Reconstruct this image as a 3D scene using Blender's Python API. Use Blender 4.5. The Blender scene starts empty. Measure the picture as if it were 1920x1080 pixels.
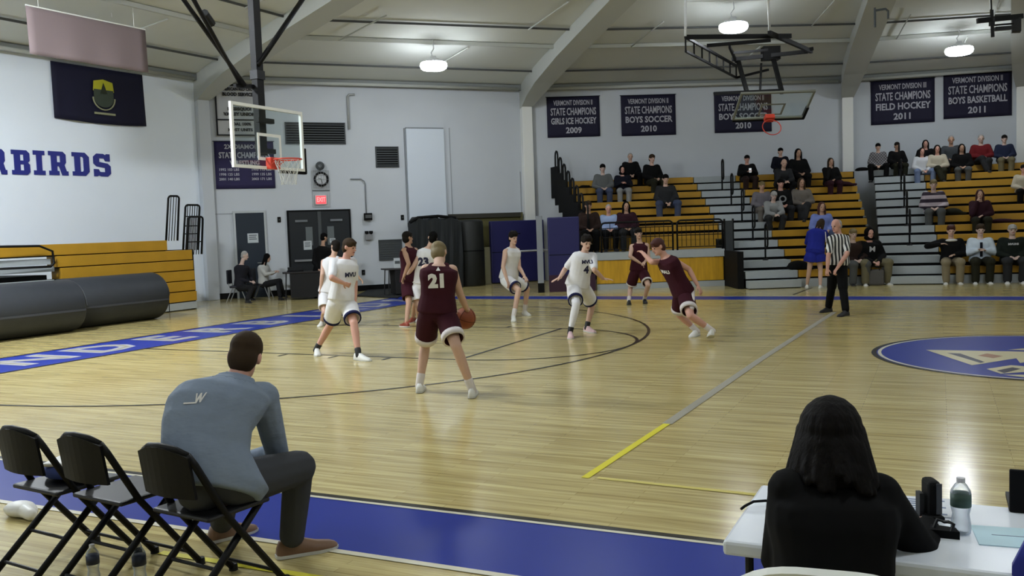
import bpy, bmesh, math, random
import numpy as np
from mathutils import Vector, Matrix
from mathutils.bvhtree import BVHTree
random.seed(7)
S = bpy.context.scene
COL = S.collection
# ---------------------------------------------------------------- camera, world, exposure
cam = bpy.data.cameras.new('camera'); cam.sensor_width = 36.0; cam.lens = 31.696; cam.clip_start = 0.05; cam.clip_end = 200
co = bpy.data.objects.new('camera', cam); COL.objects.link(co)
_r, _u, _f = Vector((0.904, 0.426, -0.035)), Vector((0.003, 0.074, 0.997)), Vector((-0.428, 0.902, -0.066))
M = Matrix((_r, _u, -_f)).transposed().to_4x4(); M.translation = Vector((11.635, -4.783, 1.738))
co.matrix_world = M
S.camera = co
w = bpy.data.worlds.new('world'); S.world = w; w.use_nodes = True
w.node_tree.nodes['Background'].inputs[0].default_value = (.5, .55, .6, 1); w.node_tree.nodes['Background'].inputs[1].default_value = 0.02
S.view_settings.view_transform = 'Standard'; S.view_settings.look = 'None'; S.view_settings.gamma = 1; S.view_settings.use_curve_mapping = False
S.view_settings.exposure = -0.1
S.cycles.max_bounces = 6; S.cycles.diffuse_bounces = 4; S.cycles.caustics_reflective = False; S.cycles.caustics_refractive = False
S.cycles.use_denoising = True
LAMP_L = 100.0        # radiance of a high-bay lamp's lens
# lamps: (x, y, z, relative power)
LAMPS = [(*(-0.598, 16.575, 6.12), .7), (*(6.965, 18.642, 6.573), .42), (*(12.171, 23.748, 6.211), .55), (*(-4.638, 9.655, 7.484), 8.5)]
CX, CY = 12.8, 7.62
for ang, rad, pw in ((150, 8.5, .8), (90, 7.5, .5), (30, 9.0, .6), (-30, 9.5, .9), (-90, 9.0, 1), (-150, 9.5, 1.5), (0, 0.6, .8), (55, 15.5, .45), (10, 15.5, .5), (-60, 15.5, .7), (-120, 15.5, 1.1), (-165, 15.2, 7.0)):
    LAMPS.append((CX + rad * math.cos(math.radians(ang)), CY + rad * math.sin(math.radians(ang)), 6.1 + .13 * (20 - rad) * .9, pw))

# ---------------------------------------------------------------- helpers
def lin(c):
    c = c / 255.0
    return c / 12.92 if c <= .04045 else ((c + .055) / 1.055) ** 2.4
def rgb(*c): return tuple(lin(x) for x in c) + (1.0,)
MATS = {}
def mat(key, col, rough=.6, metal=0.0, noise=0.0, nscale=8.0, emit=0.0, spec=.35, bump=0.0, coat=0.0, stretch=None):
    if key in MATS: return MATS[key]
    m = bpy.data.materials.new(key); m.use_nodes = True
    nt = m.node_tree; b = nt.nodes['Principled BSDF']
    c = rgb(*col)
    b.inputs['Base Color'].default_value = c; b.inputs['Roughness'].default_value = rough; b.inputs['Metallic'].default_value = metal
    b.inputs['Specular IOR Level'].default_value = spec; b.inputs['Coat Weight'].default_value = coat
    if noise or bump:
        tc = nt.nodes.new('ShaderNodeTexCoord'); n = nt.nodes.new('ShaderNodeTexNoise'); n.inputs['Scale'].default_value = nscale; n.inputs['Detail'].default_value = 4
        if stretch:
            mp = nt.nodes.new('ShaderNodeMapping'); mp.inputs['Scale'].default_value = stretch; nt.links.new(tc.outputs['Object'], mp.inputs[0]); nt.links.new(mp.outputs[0], n.inputs['Vector'])
        else: nt.links.new(tc.outputs['Object'], n.inputs['Vector'])
        if noise:
            mx = nt.nodes.new('ShaderNodeMix'); mx.data_type = 'RGBA'
            mx.inputs[6].default_value = tuple(x * (1 - noise) for x in c[:3]) + (1,); mx.inputs[7].default_value = tuple(min(1, x * (1 + noise)) for x in c[:3]) + (1,)
            nt.links.new(n.outputs['Fac'], mx.inputs[0]); nt.links.new(mx.outputs[2], b.inputs['Base Color'])
        if bump:
            bp = nt.nodes.new('ShaderNodeBump'); bp.inputs['Strength'].default_value = bump; bp.inputs['Distance'].default_value = .02
            nt.links.new(n.outputs['Fac'], bp.inputs['Height']); nt.links.new(bp.outputs['Normal'], b.inputs['Normal'])
    if emit:
        b.inputs['Emission Color'].default_value = c; b.inputs['Emission Strength'].default_value = emit
    MATS[key] = m
    return m

class MB:
    def __init__(s): s.v = []; s.f = []
    def add(s, vs, fs):
        o = len(s.v); s.v += [tuple(v) for v in vs]; s.f += [tuple(i + o for i in f) for f in fs]; return s
    def box(s, x0, x1, y0, y1, z0, z1):
        return s.add([(x0,y0,z0),(x1,y0,z0),(x1,y1,z0),(x0,y1,z0),(x0,y0,z1),(x1,y0,z1),(x1,y1,z1),(x0,y1,z1)],
                     [(0,3,2,1),(4,5,6,7),(0,1,5,4),(1,2,6,5),(2,3,7,6),(3,0,4,7)])
    def obox(s, o, ex, ey, ez):      # oriented box from corner o with edge vectors
        o, ex, ey, ez = Vector(o), Vector(ex), Vector(ey), Vector(ez)
        vs = [o, o+ex, o+ex+ey, o+ey, o+ez, o+ex+ez, o+ex+ey+ez, o+ey+ez]
        fs = [(0,3,2,1),(4,5,6,7),(0,1,5,4),(1,2,6,5),(2,3,7,6),(3,0,4,7)]
        if ex.cross(ey).dot(ez) < 0: fs = [f[::-1] for f in fs]
        return s.add(vs, fs)
    def beam(s, a, b, wd, h, up=(0,0,1)):
        a, b = Vector(a), Vector(b); d = (b - a); z = Vector(up); x = d.normalized(); y = z.cross(x)
        if y.length < 1e-4: y = Vector((0,1,0)).cross(x)
        y.normalize(); z = x.cross(y)
        return s.obox(a - y*wd/2 - z*h/2, d, y*wd, z*h)
    def tube(s, pts, r, n=8, closed=False):
        pts = [Vector(q) for q in pts]; k = len(pts); rs = r if isinstance(r, (list, tuple)) else [r]*k
        t0 = (pts[1]-pts[0]).normalized(); up = Vector((0,0,1)) if abs(t0.z) < .9 else Vector((1,0,0))
        nrm = up.cross(t0).normalized(); o = len(s.v)
        for i, q in enumerate(pts):
            if closed: t = (pts[(i+1)%k]-pts[i-1]).normalized()
            else: t = (pts[min(i+1,k-1)]-pts[max(i-1,0)]).normalized()
            nrm = (nrm - t*nrm.dot(t)).normalized(); bn = t.cross(nrm)
            for j in range(n):
                a = 2*math.pi*j/n
                s.v.append(tuple(q + (nrm*math.cos(a)+bn*math.sin(a))*rs[i]))
        for i in range(k if closed else k-1):
            i2 = (i+1) % k
            for j in range(n):
                s.f.append((o+i*n+j, o+i*n+(j+1)%n, o+i2*n+(j+1)%n, o+i2*n+j))
        if not closed:
            s.f.append(tuple(o+j for j in range(n))[::-1]); s.f.append(tuple(o+(k-1)*n+j for j in range(n)))
        return s
    def lathe(s, prof, n=24, c=(0,0,0)):   # prof: (r,z) bottom to top
        o = len(s.v); k = len(prof)
        for r, z in prof:
            for j in range(n):
                a = 2*math.pi*j/n; s.v.append((c[0]+r*math.cos(a), c[1]+r*math.sin(a), c[2]+z))
        for i in range(k-1):
            for j in range(n):
                s.f.append((o+i*n+j, o+i*n+(j+1)%n, o+(i+1)*n+(j+1)%n, o+(i+1)*n+j))
        s.f.append(tuple(o+j for j in range(n))[::-1]); s.f.append(tuple(o+(k-1)*n+j for j in range(n)))
        return s
    def prism(s, poly, h0, h1):      # poly ccw in xy, extruded z
        k = len(poly)
        vs = [(x,y,h0) for x,y in poly] + [(x,y,h1) for x,y in poly]
        fs = [tuple(range(k))[::-1], tuple(range(k,2*k))] + [(i,(i+1)%k,k+(i+1)%k,k+i) for i in range(k)]
        return s.add(vs, fs)
    def loft(s, rings, cap=True):
        o = len(s.v); n = len(rings[0])
        for r in rings: s.v += [tuple(q) for q in r]
        for i in range(len(rings)-1):
            for j in range(n):
                s.f.append((o+i*n+j, o+i*n+(j+1)%n, o+(i+1)*n+(j+1)%n, o+(i+1)*n+j))
        if cap: s.f.append(tuple(o+j for j in range(n))[::-1]); s.f.append(tuple(o+(len(rings)-1)*n+j for j in range(n)))
        return s
    def mesh(s, name, m=None, smooth=False):
        me = bpy.data.meshes.new(name); me.from_pydata(s.v, [], s.f); me.update()
        if m: me.materials.append(m)
        if smooth: me.polygons.foreach_set('use_smooth', [True]*len(me.polygons))
        return me
    def build(s, name, m, parent=None, smooth=False, bevel=0, loc=(0,0,0), rz=0):
        o = bpy.data.objects.new(name, s.mesh(name, m, smooth)); COL.objects.link(o)
        o.parent = parent; o.location = loc; o.rotation_euler = (0,0,rz)
        if bevel:
            b = o.modifiers.new('bevel', 'BEVEL'); b.width = bevel; b.segments = 2; b.limit_method = 'ANGLE'
        return o
def tag(o, label=None, cat=None, group=None, kind=None):
    if label: o['label'] = label
    if cat: o['category'] = cat
    if group: o['group'] = group
    if kind: o['kind'] = kind
    return o
def empty(name, label, cat, loc=(0,0,0), rz=0, group=None, kind=None):
    o = bpy.data.objects.new(name, None); COL.objects.link(o); o.location = loc; o.rotation_euler = (0,0,rz); o.empty_display_size = .1
    return tag(o, label, cat, group, kind)
def copy_tree(o, parent=None):
    c = o.copy(); COL.objects.link(c); c.parent = parent
    for ch in o.children: copy_tree(ch, c)
    return c
def link(me, name, parent=None, m=None):
    o = bpy.data.objects.new(name, me); COL.objects.link(o); o.parent = parent
    if m:
        o.material_slots[0].link = 'OBJECT'; o.material_slots[0].material = m
    return o
_tcache = {}
def text_mesh(body, size, extr=.004, bold=0.0, align='CENTER', maxw=None):
    cu = bpy.data.curves.new('t', 'FONT'); cu.body = body; cu.size = size; cu.extrude = extr; cu.offset = bold; cu.align_x = align; cu.align_y = 'CENTER'; cu.resolution_u = 2
    o = bpy.data.objects.new('t', cu); COL.objects.link(o)
    dg = bpy.context.evaluated_depsgraph_get(); me = bpy.data.meshes.new_from_object(o.evaluated_get(dg)); bpy.data.objects.remove(o)
    if maxw and len(me.vertices):
        xs = [v.co.x for v in me.vertices]; wd = max(xs)-min(xs)
        if wd > maxw:
            for v in me.vertices: v.co.x *= maxw/wd
    return me
def wall_text(name, body, size, m, parent, x, y, z, bold=0.0, maxw=None, extr=.003, align='CENTER'):
    me = text_mesh(body, size, extr, bold, align, maxw)
    me.transform(Matrix.Rotation(math.pi/2, 4, 'X')); me.materials.clear(); me.materials.append(m)
    o = link(me, name, parent); o.location = (x, y, z); return o
def poly_mesh(outer, holes=(), extr=.01):
    cu = bpy.data.curves.new('c', 'CURVE'); cu.dimensions = '2D'; cu.fill_mode = 'BOTH'; cu.extrude = extr
    for pl in [outer] + list(holes):
        sp = cu.splines.new('POLY'); sp.points.add(len(pl)-1); sp.use_cyclic_u = True
        for i, q in enumerate(pl): sp.points[i].co = (q[0], q[1], 0, 1)
    o = bpy.data.objects.new('c', cu); COL.objects.link(o)
    dg = bpy.context.evaluated_depsgraph_get(); me = bpy.data.meshes.new_from_object(o.evaluated_get(dg)); bpy.data.objects.remove(o)
    return me

# ---------------------------------------------------------------- materials
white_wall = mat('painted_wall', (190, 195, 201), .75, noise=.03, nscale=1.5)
wall_left_lit = mat('painted_wall_lit', (232, 240, 250), .75, noise=.02, nscale=1.5)  # same wall paint made lighter: the stronger light here is in the colour
beam_white = mat('beam_paint', (180, 183, 178), .7)
ceil_mat = mat('ceiling_deck', (208, 211, 206), .85, noise=.05, nscale=1.2)
black_metal = mat('black_metal', (10, 10, 11), .55, spec=.2)
dark_steel = mat('dark_steel', (30, 31, 33), .5, spec=.25)
steel = mat('galvanised_steel', (150, 152, 154), .4, metal=.6)
white_paint = mat('white_gloss_paint', (225, 226, 222), .4)
yellow_wood = mat('bleacher_oak', (172, 130, 34), .45, noise=.14, nscale=3)
step_grey = mat('bleacher_step_grey', (158, 164, 166), .55, noise=.05)
shadow_black = mat('black_trim_and_shade', (9, 9, 10), .7, spec=.15)  # real black parts, and the shade put into bleacher gaps
rubber = mat('black_rubber', (24, 25, 26), .8)
navy = mat('navy_vinyl', (30, 30, 78), .5, noise=.05)
line_black = mat('court_line_black', (28, 24, 16), .25)
line_white = mat('court_line_white', (205, 200, 180), .3)
band_blue = mat('court_blue', (28, 46, 134), .32, noise=.06, nscale=.7, spec=.14)
tape_yellow = mat('floor_tape_yellow', (206, 196, 30), .5)
tape_grey = mat('floor_tape_grey', (146, 142, 128), .5)
def floor_material():
    m = bpy.data.materials.new('maple_floor'); m.use_nodes = True; nt = m.node_tree; b = nt.nodes['Principled BSDF']; L = nt.links.new
    tc = nt.nodes.new('ShaderNodeTexCoord')
    br = nt.nodes.new('ShaderNodeTexBrick'); br.inputs['Scale'].default_value = 1; br.inputs['Brick Width'].default_value = 1.1; br.inputs['Row Height'].default_value = .057
    br.inputs['Mortar Size'].default_value = .0012; br.inputs['Color1'].default_value = rgb(182, 166, 112); br.inputs['Color2'].default_value = rgb(202, 188, 134); br.inputs['Mortar'].default_value = rgb(136, 116, 66); br.offset = .37
    L(tc.outputs['Object'], br.inputs['Vector'])
    mp = nt.nodes.new('ShaderNodeMapping'); mp.inputs['Scale'].default_value = (.55, 9.0, 1); L(tc.outputs['Object'], mp.inputs['Vector'])
    n = nt.nodes.new('ShaderNodeTexNoise'); n.inputs['Scale'].default_value = 2.2; n.inputs['Detail'].default_value = 5; L(mp.outputs[0], n.inputs['Vector'])
    rp = nt.nodes.new('ShaderNodeValToRGB'); rp.color_ramp.elements[0].position = .3; rp.color_ramp.elements[0].color = (.62, .58, .5, 1); rp.color_ramp.elements[1].position = .62; rp.color_ramp.elements[1].color = (1.04, 1.04, 1.02, 1)
    L(n.outputs['Fac'], rp.inputs[0])
    mx = nt.nodes.new('ShaderNodeMix'); mx.data_type = 'RGBA'; mx.blend_type = 'MULTIPLY'; mx.inputs[0].default_value = .85
    L(br.outputs['Color'], mx.inputs[6]); L(rp.outputs[0], mx.inputs[7]); L(mx.outputs[2], b.inputs['Base Color'])
    b.inputs['Roughness'].default_value = .17; b.inputs['Specular IOR Level'].default_value = .5
    return m
floor_mat = floor_material()

# ---------------------------------------------------------------- shell
ZT = 6.3
corn = [Vector(q) for q in ((-7.935, 4.403), (-7.21, 14.777), (-0.502, 22.221), (8.909, 27.238), (14.056, 28.351))]
for ang in (57, 27, -3, -33, -63, -93, -123, -151): corn.append(Vector((CX + 20.5*math.cos(math.radians(ang)), CY + 20.5*math.sin(math.radians(ang)))))
NW = len(corn)
wnames = ['left', 'back_left', 'back', 'back_right', 'right_back', 'right', 'right_front', 'front_right', 'front', 'front_left', 'front_left_side', 'left_front', 'left_side']
floor = MB().prism([(c.x + (c.x-CX)*.02, c.y + (c.y-CY)*.02) for c in corn[::-1]], -.1, 0).build('floor', floor_mat); tag(floor, kind='structure')
walls = []; WM = []
for i in range(NW):
    a, b = corn[i], corn[(i+1) % NW]; t = (b-a).normalized(); out = Vector((-t.y, t.x)); L = (b-a).length
    me = MB().box(-.05, L+.05, 0, .2, 0, ZT+.3)
    wo = me.build('wall_' + wnames[i], wall_left_lit if i in (0, 11, 12) else white_wall, None, loc=(a.x, a.y, 0), rz=math.atan2(t.y, t.x)); tag(wo, kind='structure')
    walls.append(wo); WM.append((a, t, L))
APEX = Vector((CX, CY, ZT + .15*20))
mb = MB()
for i in range(NW):
    a, b = corn[i], corn[(i+1) % NW]
    ap = [Vector((q.x, q.y, ZT)) + (Vector((q.x, q.y, ZT))-APEX).normalized()*.15 for q in (a, b)]
    up = Vector((0, 0, .15))
    mb.add([ap[0], ap[1], APEX, ap[0]+up, ap[1]+up, APEX+up], [(0,1,2)[::-1], (3,4,5), (0,1,4,3), (1,2,5,4), (2,0,3,5)])
ceiling = mb.build('ceiling', ceil_mat); tag(ceiling, kind='structure')
def cpt(i, s, dz=0):           # point on the ceiling above corner i, s metres towards the centre
    q = corn[i % NW]; d = (Vector((CX, CY)) - q); f = s / d.length
    return Vector((q.x + d.x*f, q.y + d.y*f, ZT + (APEX.z-ZT)*f + dz))
for i in range(NW):            # ribs with a haunch where they meet the columns
    q = corn[i]; d = (Vector((CX, CY)) - q).normalized(); sd = Vector((-d.y, d.x, 0)); rings = []
    for s, dep, w2 in ((.02, .75, .17), (.4, .72, .2), (1, .62, .26), (2, .52, .31), (4, .44, .34), (10, .4, .34), (19.3, .36, .3)):
        c = cpt(i, s, .03)
        rings.append([c + sd*w2, c - sd*w2, c - sd*w2 - Vector((0,0,dep)), c + sd*w2 - Vector((0,0,dep))])
    MB().loft(rings).build('rib', beam_white, ceiling)
    if i < 5 or i > 11:
        b2 = Vector((q.x, q.y, 0)) + Vector((d.x, d.y, 0))*.1
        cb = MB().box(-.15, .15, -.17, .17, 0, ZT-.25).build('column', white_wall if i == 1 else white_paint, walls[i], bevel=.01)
        cb.matrix_local = walls[i].matrix_basis.inverted() @ Matrix.Translation(b2) @ Matrix.Rotation(math.atan2(d.y, d.x), 4, 'Z')
gap_shadow_line = mat('gap_shadow_line', (74, 76, 76), .7)
for i in range(0, 5):          # purlins, thin dark beams drawn for gap and shadow lines, wall-head gutter pipes
    for s, wd, h, mm in ((1.7, .04, .05, gap_shadow_line), (3.8, .08, .1, beam_white), (5.1, .04, .05, gap_shadow_line), (7.3, .08, .1, beam_white), (9.3, .04, .05, gap_shadow_line), (11.4, .08, .1, beam_white)):
        a, b = cpt(i, s, -.06), cpt(i+1, s, -.06)
        MB().beam(a, b, wd, h).build('purlin', mm, ceiling)
    a, b = cpt(i, .22, -.1), cpt(i+1, .22, -.1)
    MB().beam(a, b, .12, .16).build('wall_head_beam', mat('head_beam_grey', (128, 132, 132), .7), ceiling)
    a, b = cpt(i, .26, -.15), cpt(i+1, .26, -.15)
    MB().tube([a + (b-a)*.03, b - (b-a)*.03], .05, 8).build('gutter_pipe', beam_white, ceiling, smooth=True)
    for k, s0 in ((.22, 3.8), (.62, 1.7), (.8, 5.1)):
        a = cpt(i, s0, -.1).lerp(cpt(i+1, s0, -.1), k); b = cpt(i, s0+1.9, -.1).lerp(cpt(i+1, s0+1.9, -.1), k+.04)
        MB().tube([a, b], .02, 6).build('conduit', beam_white, ceiling, smooth=True)

# ---------------------------------------------------------------- court markings (painted on the floor, a hair proud of it)
def flat(name, poly, m, z, parent=floor):
    return MB().add([(x, y, z) for x, y in poly], [tuple(range(len(poly)))]).build(name, m, parent)
def line(pts, wd, m, z=.003, name='court_line', closed=False):
    pts = [Vector(q) for q in pts]; k = len(pts); A = []; B = []
    for i in range(k):
        t = (pts[(i+1) % k]-pts[i-1]) if closed else (pts[min(i+1, k-1)]-pts[max(i-1, 0)])
        t.normalize(); n = Vector((-t.y, t.x))*wd/2; A.append(pts[i]+n); B.append(pts[i]-n)
    mb = MB(); vs = [(q.x, q.y, z) for q in A] + [(q.x, q.y, z) for q in B]
    mb.add(vs, [(k+i, k+(i+1) % k, (i+1) % k, i) for i in range(k if closed else k-1)])
    return mb.build(name, m, floor)
def rect(x0, x1, y0, y1): return [(x0, y0), (x1, y0), (x1, y1), (x0, y1)]
def arc(cx, cy, r, a0, a1, n=48): return [(cx + r*math.cos(math.radians(a0+(a1-a0)*i/n)), cy + r*math.sin(math.radians(a0+(a1-a0)*i/n))) for i in range(n+1)]
CL = 25.6; CW = 15.24
flat('border_band', rect(-1.55, 0, -.8, CW+.8), band_blue, .002)
flat('border_band', rect(0, CL, -.82, 0), band_blue, .002)
flat('border_band', rect(0, CL, CW, CW+.85), band_blue, .002)
flat('border_band', rect(CL, CL+1.5, -.8, CW+.8), band_blue, .002)
line([(0, .02), (CL, .02)], .05, line_black, .004); line([(0, -.03), (CL, -.03)], .035, line_white, .0045)
line([(-.1, -.83), (CL, -.83)], .05, line_white, .004)
line([(0, CW-.03), (CL, CW-.03)], .05, line_white, .004); line([(0, CW+.88), (CL, CW+.88)], .06, line_white, .004)
line([(.0, 0), (.0, CW)], .06, line_black, .0045); line([(-1.56, -.8), (-1.56, CW+.8)], .06, line_black, .0045)
line([(0, 5.79), (5.79, 5.79)], .05, line_black); line([(0, 9.45), (5.79, 9.45)], .05, line_black)
line([(5.79, 5.765), (5.79, 9.475)], .05, line_black)
line(arc(5.79, 7.62, 1.83, -90, 90), .05, line_black, .0035)
line([(0, 1.6)] + arc(1.6, 7.62, 6.02, -90, 90) + [(0, 13.64)], .05, line_black, .0038)
for yy in (5.64, 9.6):
    for xx in (2.1, 2.9, 3.8, 4.7): flat('lane_block', rect(xx, xx+.05, yy-.1, yy+.1), line_black, .0032)
# volleyball attack line: yellow tape near, worn grey further on; short hash at the far band
line([(9.42, .95), (9.5, 2.75)], .06, tape_yellow, .004, 'tape_line'); line([(9.5, 2.75), (9.62, 6.5), (9.9, 12.6)], .09, tape_grey, .004, 'tape_line')
line([(8.617, 16.608), (8.767, 18.751)], .05, line_black, .005, 'tape_line')
line([(7.7, -1.19), (9.6, -1.17)], .05, tape_yellow, .004, 'tape_line')
line([(9.5, .98), (11.2, .9)], .05, mat('tape_faded', (196, 182, 92), .4), .0036, 'tape_line')
# centre circle with the wing emblem
RC = 1.9
flat('center_circle', arc(CX, CY, RC, 0, 358, 90), band_blue, .0025)
line(arc(CX, CY, RC+.02, 0, 358, 89), .06, line_black, .004, 'center_ring', True); line(arc(CX, CY, RC-.045, 0, 358, 89), .04, line_white, .0042, 'center_ring', True)
wing_tan = mat('emblem_cream', (196, 188, 152), .3); wing_rust = mat('emblem_rust', (150, 108, 78), .3); wing_dark = mat('emblem_dark', (34, 34, 60), .3)
flat('emblem_wing', [(11.48, 7.833), (11.974, 6.638), (12.088, 6.784), (12.459, 7.284), (12.471, 6.908), (12.67, 7.2), (12.982, 7.886)], wing_tan, .0045)
flat('emblem_feather', [(11.724, 7.588), (12.067, 6.82), (12.115, 6.913), (11.873, 7.57)], wing_dark, .005)
flat('emblem_feather', [(12.055, 7.422), (12.217, 7.233), (12.329, 7.434), (12.167, 7.63)], wing_rust, .005)
flat('emblem_feather', [(12.109, 6.395), (12.233, 6.093), (12.598, 6.359), (12.506, 6.677), (12.368, 6.725)], wing_tan, .0045)
flat('emblem_feather', [(12.203, 6.304), (12.266, 6.136), (12.45, 6.473), (12.374, 6.57)], wing_dark, .005)
flat('emblem_feather', [(12.249, 6.026), (12.484, 5.876), (12.799, 6.157)], wing_tan, .0048)
flat('emblem_feather', [(12.409, 8.013), (12.64, 8.206), (13.013, 8.178), (12.824, 7.997)], wing_tan, .0048)
# outlined letters along the baseline band, read from the court
o_w = mat('letter_outline', (168, 168, 176), .3); o_f = mat('letter_fill', (140, 136, 120), .3)
for k, ch in enumerate('THUNDERBIRDS'):
    yc = CW/2 + (k-5.5)*1.3
    for me, m, z in ((text_mesh(ch, 1.35, 0, .055), o_w, .005), (text_mesh(ch, 1.35, 0, -.02), o_f, .0055)):
        if len(me.vertices) == 0: continue
        me.materials.clear(); me.materials.append(m)
        lo = link(me, 'floor_letter', floor); lo.rotation_euler = (0, 0, math.pi/2); lo.location = (-.78, yc, z)
# ---------------------------------------------------------------- bleachers
BANKS = {'C': (Vector((1.821, 15.907)), Vector((0.903, 0.429)), Vector((-0.429, 0.903))), 'D': (Vector((11.75, 20.05)), Vector((0.996, 0.087)), Vector((-0.087, 0.996)))}
RISE, RUN, NROW = .25, .56, 12
def bpt(bk, t, n, z=0.0):
    O, T, N = BANKS[bk]; q = O + T*t + N*n; return Vector((q.x, q.y, z))
def board(mb, bk, n0, n1, t0, t1, z0, z1, t0b=None, t1b=None):   # t0b/t1b: ends at the rear edge
    t0b = t0 if t0b is None else t0b; t1b = t1 if t1b is None else t1b
    q = [bpt(bk, t0, n0), bpt(bk, t1, n0), bpt(bk, t1b, n1), bpt(bk, t0b, n1)]
    vs = [(a.x, a.y, z0) for a in q] + [(a.x, a.y, z1) for a in q]
    return mb.add(vs, [(0,3,2,1),(4,5,6,7),(0,1,5,4),(1,2,6,5),(2,3,7,6),(3,0,4,7)])
def section(label, bk, tl, tr, rows, kick=True):
    root = empty('bleacher_section', label, 'bleachers', bpt(bk, (tl(0)+tr(0))/2, rows[0]*RUN), 0)
    inv = root.matrix_basis.inverted()
    def put(mb, name, m):
        o = mb.build(name, m, root, bevel=.008 if name == 'seat_board' else 0); o.location = -root.location; return o
    for i in rows:
        f = i*RUN; z = i*RISE
        put(board(MB(), bk, f, f+.28, tl(f), tr(f), z+.25, z+.43, tl(f+.28), tr(f+.28)), 'seat_board', yellow_wood)
        if i > rows[0]:
            put(board(MB(), bk, f-.28, f+.1, tl(f), tr(f), z-.04, z, tl(f), tr(f)), 'foot_board', step_grey)
            put(board(MB(), bk, f+.1, f+.13, tl(f), tr(f), z, z+.25), 'riser_shade', shadow_black)  # black panel darkens the gap below the seat
    if kick: put(board(MB(), bk, .04, .08, tl(0), tr(0), 0, .21), 'kick_board', step_grey); put(board(MB(), bk, .1, .13, tl(0), tr(0), 0, .25), 'riser_shade', shadow_black)
    nl = NROW*RUN
    put(board(MB(), bk, nl-.25, nl-.2, tl(nl), tr(nl), 0, NROW*RISE+.2), 'back_panel', shadow_black)
    return root
DA = lambda n: 9.43 + .268*n            # right aisle's left edge in bank C
c_left = lambda n: 2.35 - .11*(n-2)
LA0, LA1 = 5.95, 7.28
section('left oak bleacher section behind black guard rails, rows rising to the back wall', 'C', c_left, lambda n: LA0 - .02, list(range(4, NROW)), kick=False)
section('middle oak bleacher section between the two grey stair aisles', 'C', lambda n: LA1 + .02, lambda n: DA(n) - .02, list(range(0, NROW)))
section('right oak bleacher section running out of the frame on the right', 'D', lambda n: -.0, lambda n: 5.5, list(range(0, NROW)))
def aisle(label, bk, tl, tr):
    root = empty('stair_aisle', label, 'stairs', bpt(bk, (tl(0)+tr(0))/2, 0), 0)
    def put(mb, name, m):
        o = mb.build(name, m, root, bevel=.006 if name == 'stair_step' else 0); o.location = -root.location; return o
    put(board(MB(), bk, -.3, 0, tl(-.3), tr(-.3), .02, .205), 'stair_step', step_grey)
    for i in range(NROW):
        f = i*RUN; z = i*RISE
        put(board(MB(), bk, f, f+RUN-.02, tl(f), tr(f), z+.245, z+.43, tl(f+.5), tr(f+.5)), 'stair_step', step_grey)
        put(board(MB(), bk, f+.05, f+.09, tl(f), tr(f), z+.0, z+.245), 'riser_shade', shadow_black)  # black panel stands in for the nosing shadow under each step
    put(board(MB(), bk, -.28, 0, tl(-.3)+.02, tr(-.3)-.02, 0, .02), 'riser_shade', shadow_black)
    return root
aisle('grey stair aisle in the left bleachers with black handrails', 'C', lambda n: LA0, lambda n: LA1)
aisle('grey stair aisle beside the right bleacher section with black handrails', 'D', lambda n: -1.43, lambda n: -.02)
def handrail(bk, t, row, label):
    b = bpt(bk, t, row*RUN + .14, row*RISE + .43)
    root = empty('aisle_handrail', label, 'handrail', b, math.atan2(BANKS[bk][1].y, BANKS[bk][1].x), 'handrails in the stair aisles')
    MB().lathe([(.075, 0), (.075, .015), (.035, .05)], 12).build('base_flange', black_metal, root, smooth=False)
    pts = [(0, 0, .02), (0, 0, .84)] + [(.0, -.11+.11*math.cos(a), .84+.11*math.sin(a)) for a in [math.pi*k/8 for k in range(1, 9)]] + [(0, -.22, .42), (.0, -.18, .36), (0, -.0, .33)]
    MB().tube(pts, .024, 8).build('rail_tube', black_metal, root, smooth=True)
    return root
for k, (t, row) in enumerate(((6.62, 9.2), (6.62, 7.3), (6.64, 5.4), (6.64, 3.3), (6.66, 1.4))):
    handrail('C', t, int(round(row)), 'black looped handrail in the left stair aisle, %s from the top' % ('first', 'second', 'third', 'fourth', 'lowest and fifth')[k])
for k, (t, row) in enumerate(((-.72, 10), (-.72, 8), (-.7, 6), (-.7, 4), (-.7, 2))):
    handrail('D', t, row, 'black looped handrail in the right stair aisle, %s from the top' % ('first', 'second', 'third', 'fourth', 'lowest and fifth')[k])
# truncated front of the left section: yellow plywood front, grey deck, black guard rails
FN = 1.4
root = empty('bleacher_front_platform', 'grey deck with yellow plywood front below the black guard rails', 'platform', bpt('C', 4, FN), 0)
for nm, m, a in (('front_panel', mat('oak_ply_front', (190, 146, 36), .45, noise=.45, nscale=2.6, stretch=(5, 5, .6)), (FN, FN+.04, 2.3, 5.72, .16, .79)), ('base_board', step_grey, (FN-.02, FN+.05, 2.3, 5.85, 0, .15)), ('deck_edge', step_grey, (FN-.04, FN+.06, 2.3, 5.8, .8, 1.0)),
                 ('deck', step_grey, (FN+.06, 4*RUN, 2.3, 5.9, .94, 1.0)), ('deck_riser', yellow_wood, (4*RUN+.01, 4*RUN+.05, 2.3, 5.72, 1.0, 1.25)), ('deck_gap', shadow_black, (FN-.01, FN+.05, 2.3, 5.8, .14, .165))):
    o = board(MB(), 'C', *a).build(nm, m, root); o.location = -root.location
for k, mm in enumerate((-.0,)):
    o = board(MB(), 'C', -.02, FN+1.2, 5.74, 5.9, 0, .95).build('end_panel', shadow_black, root); o.location = -root.location
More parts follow.
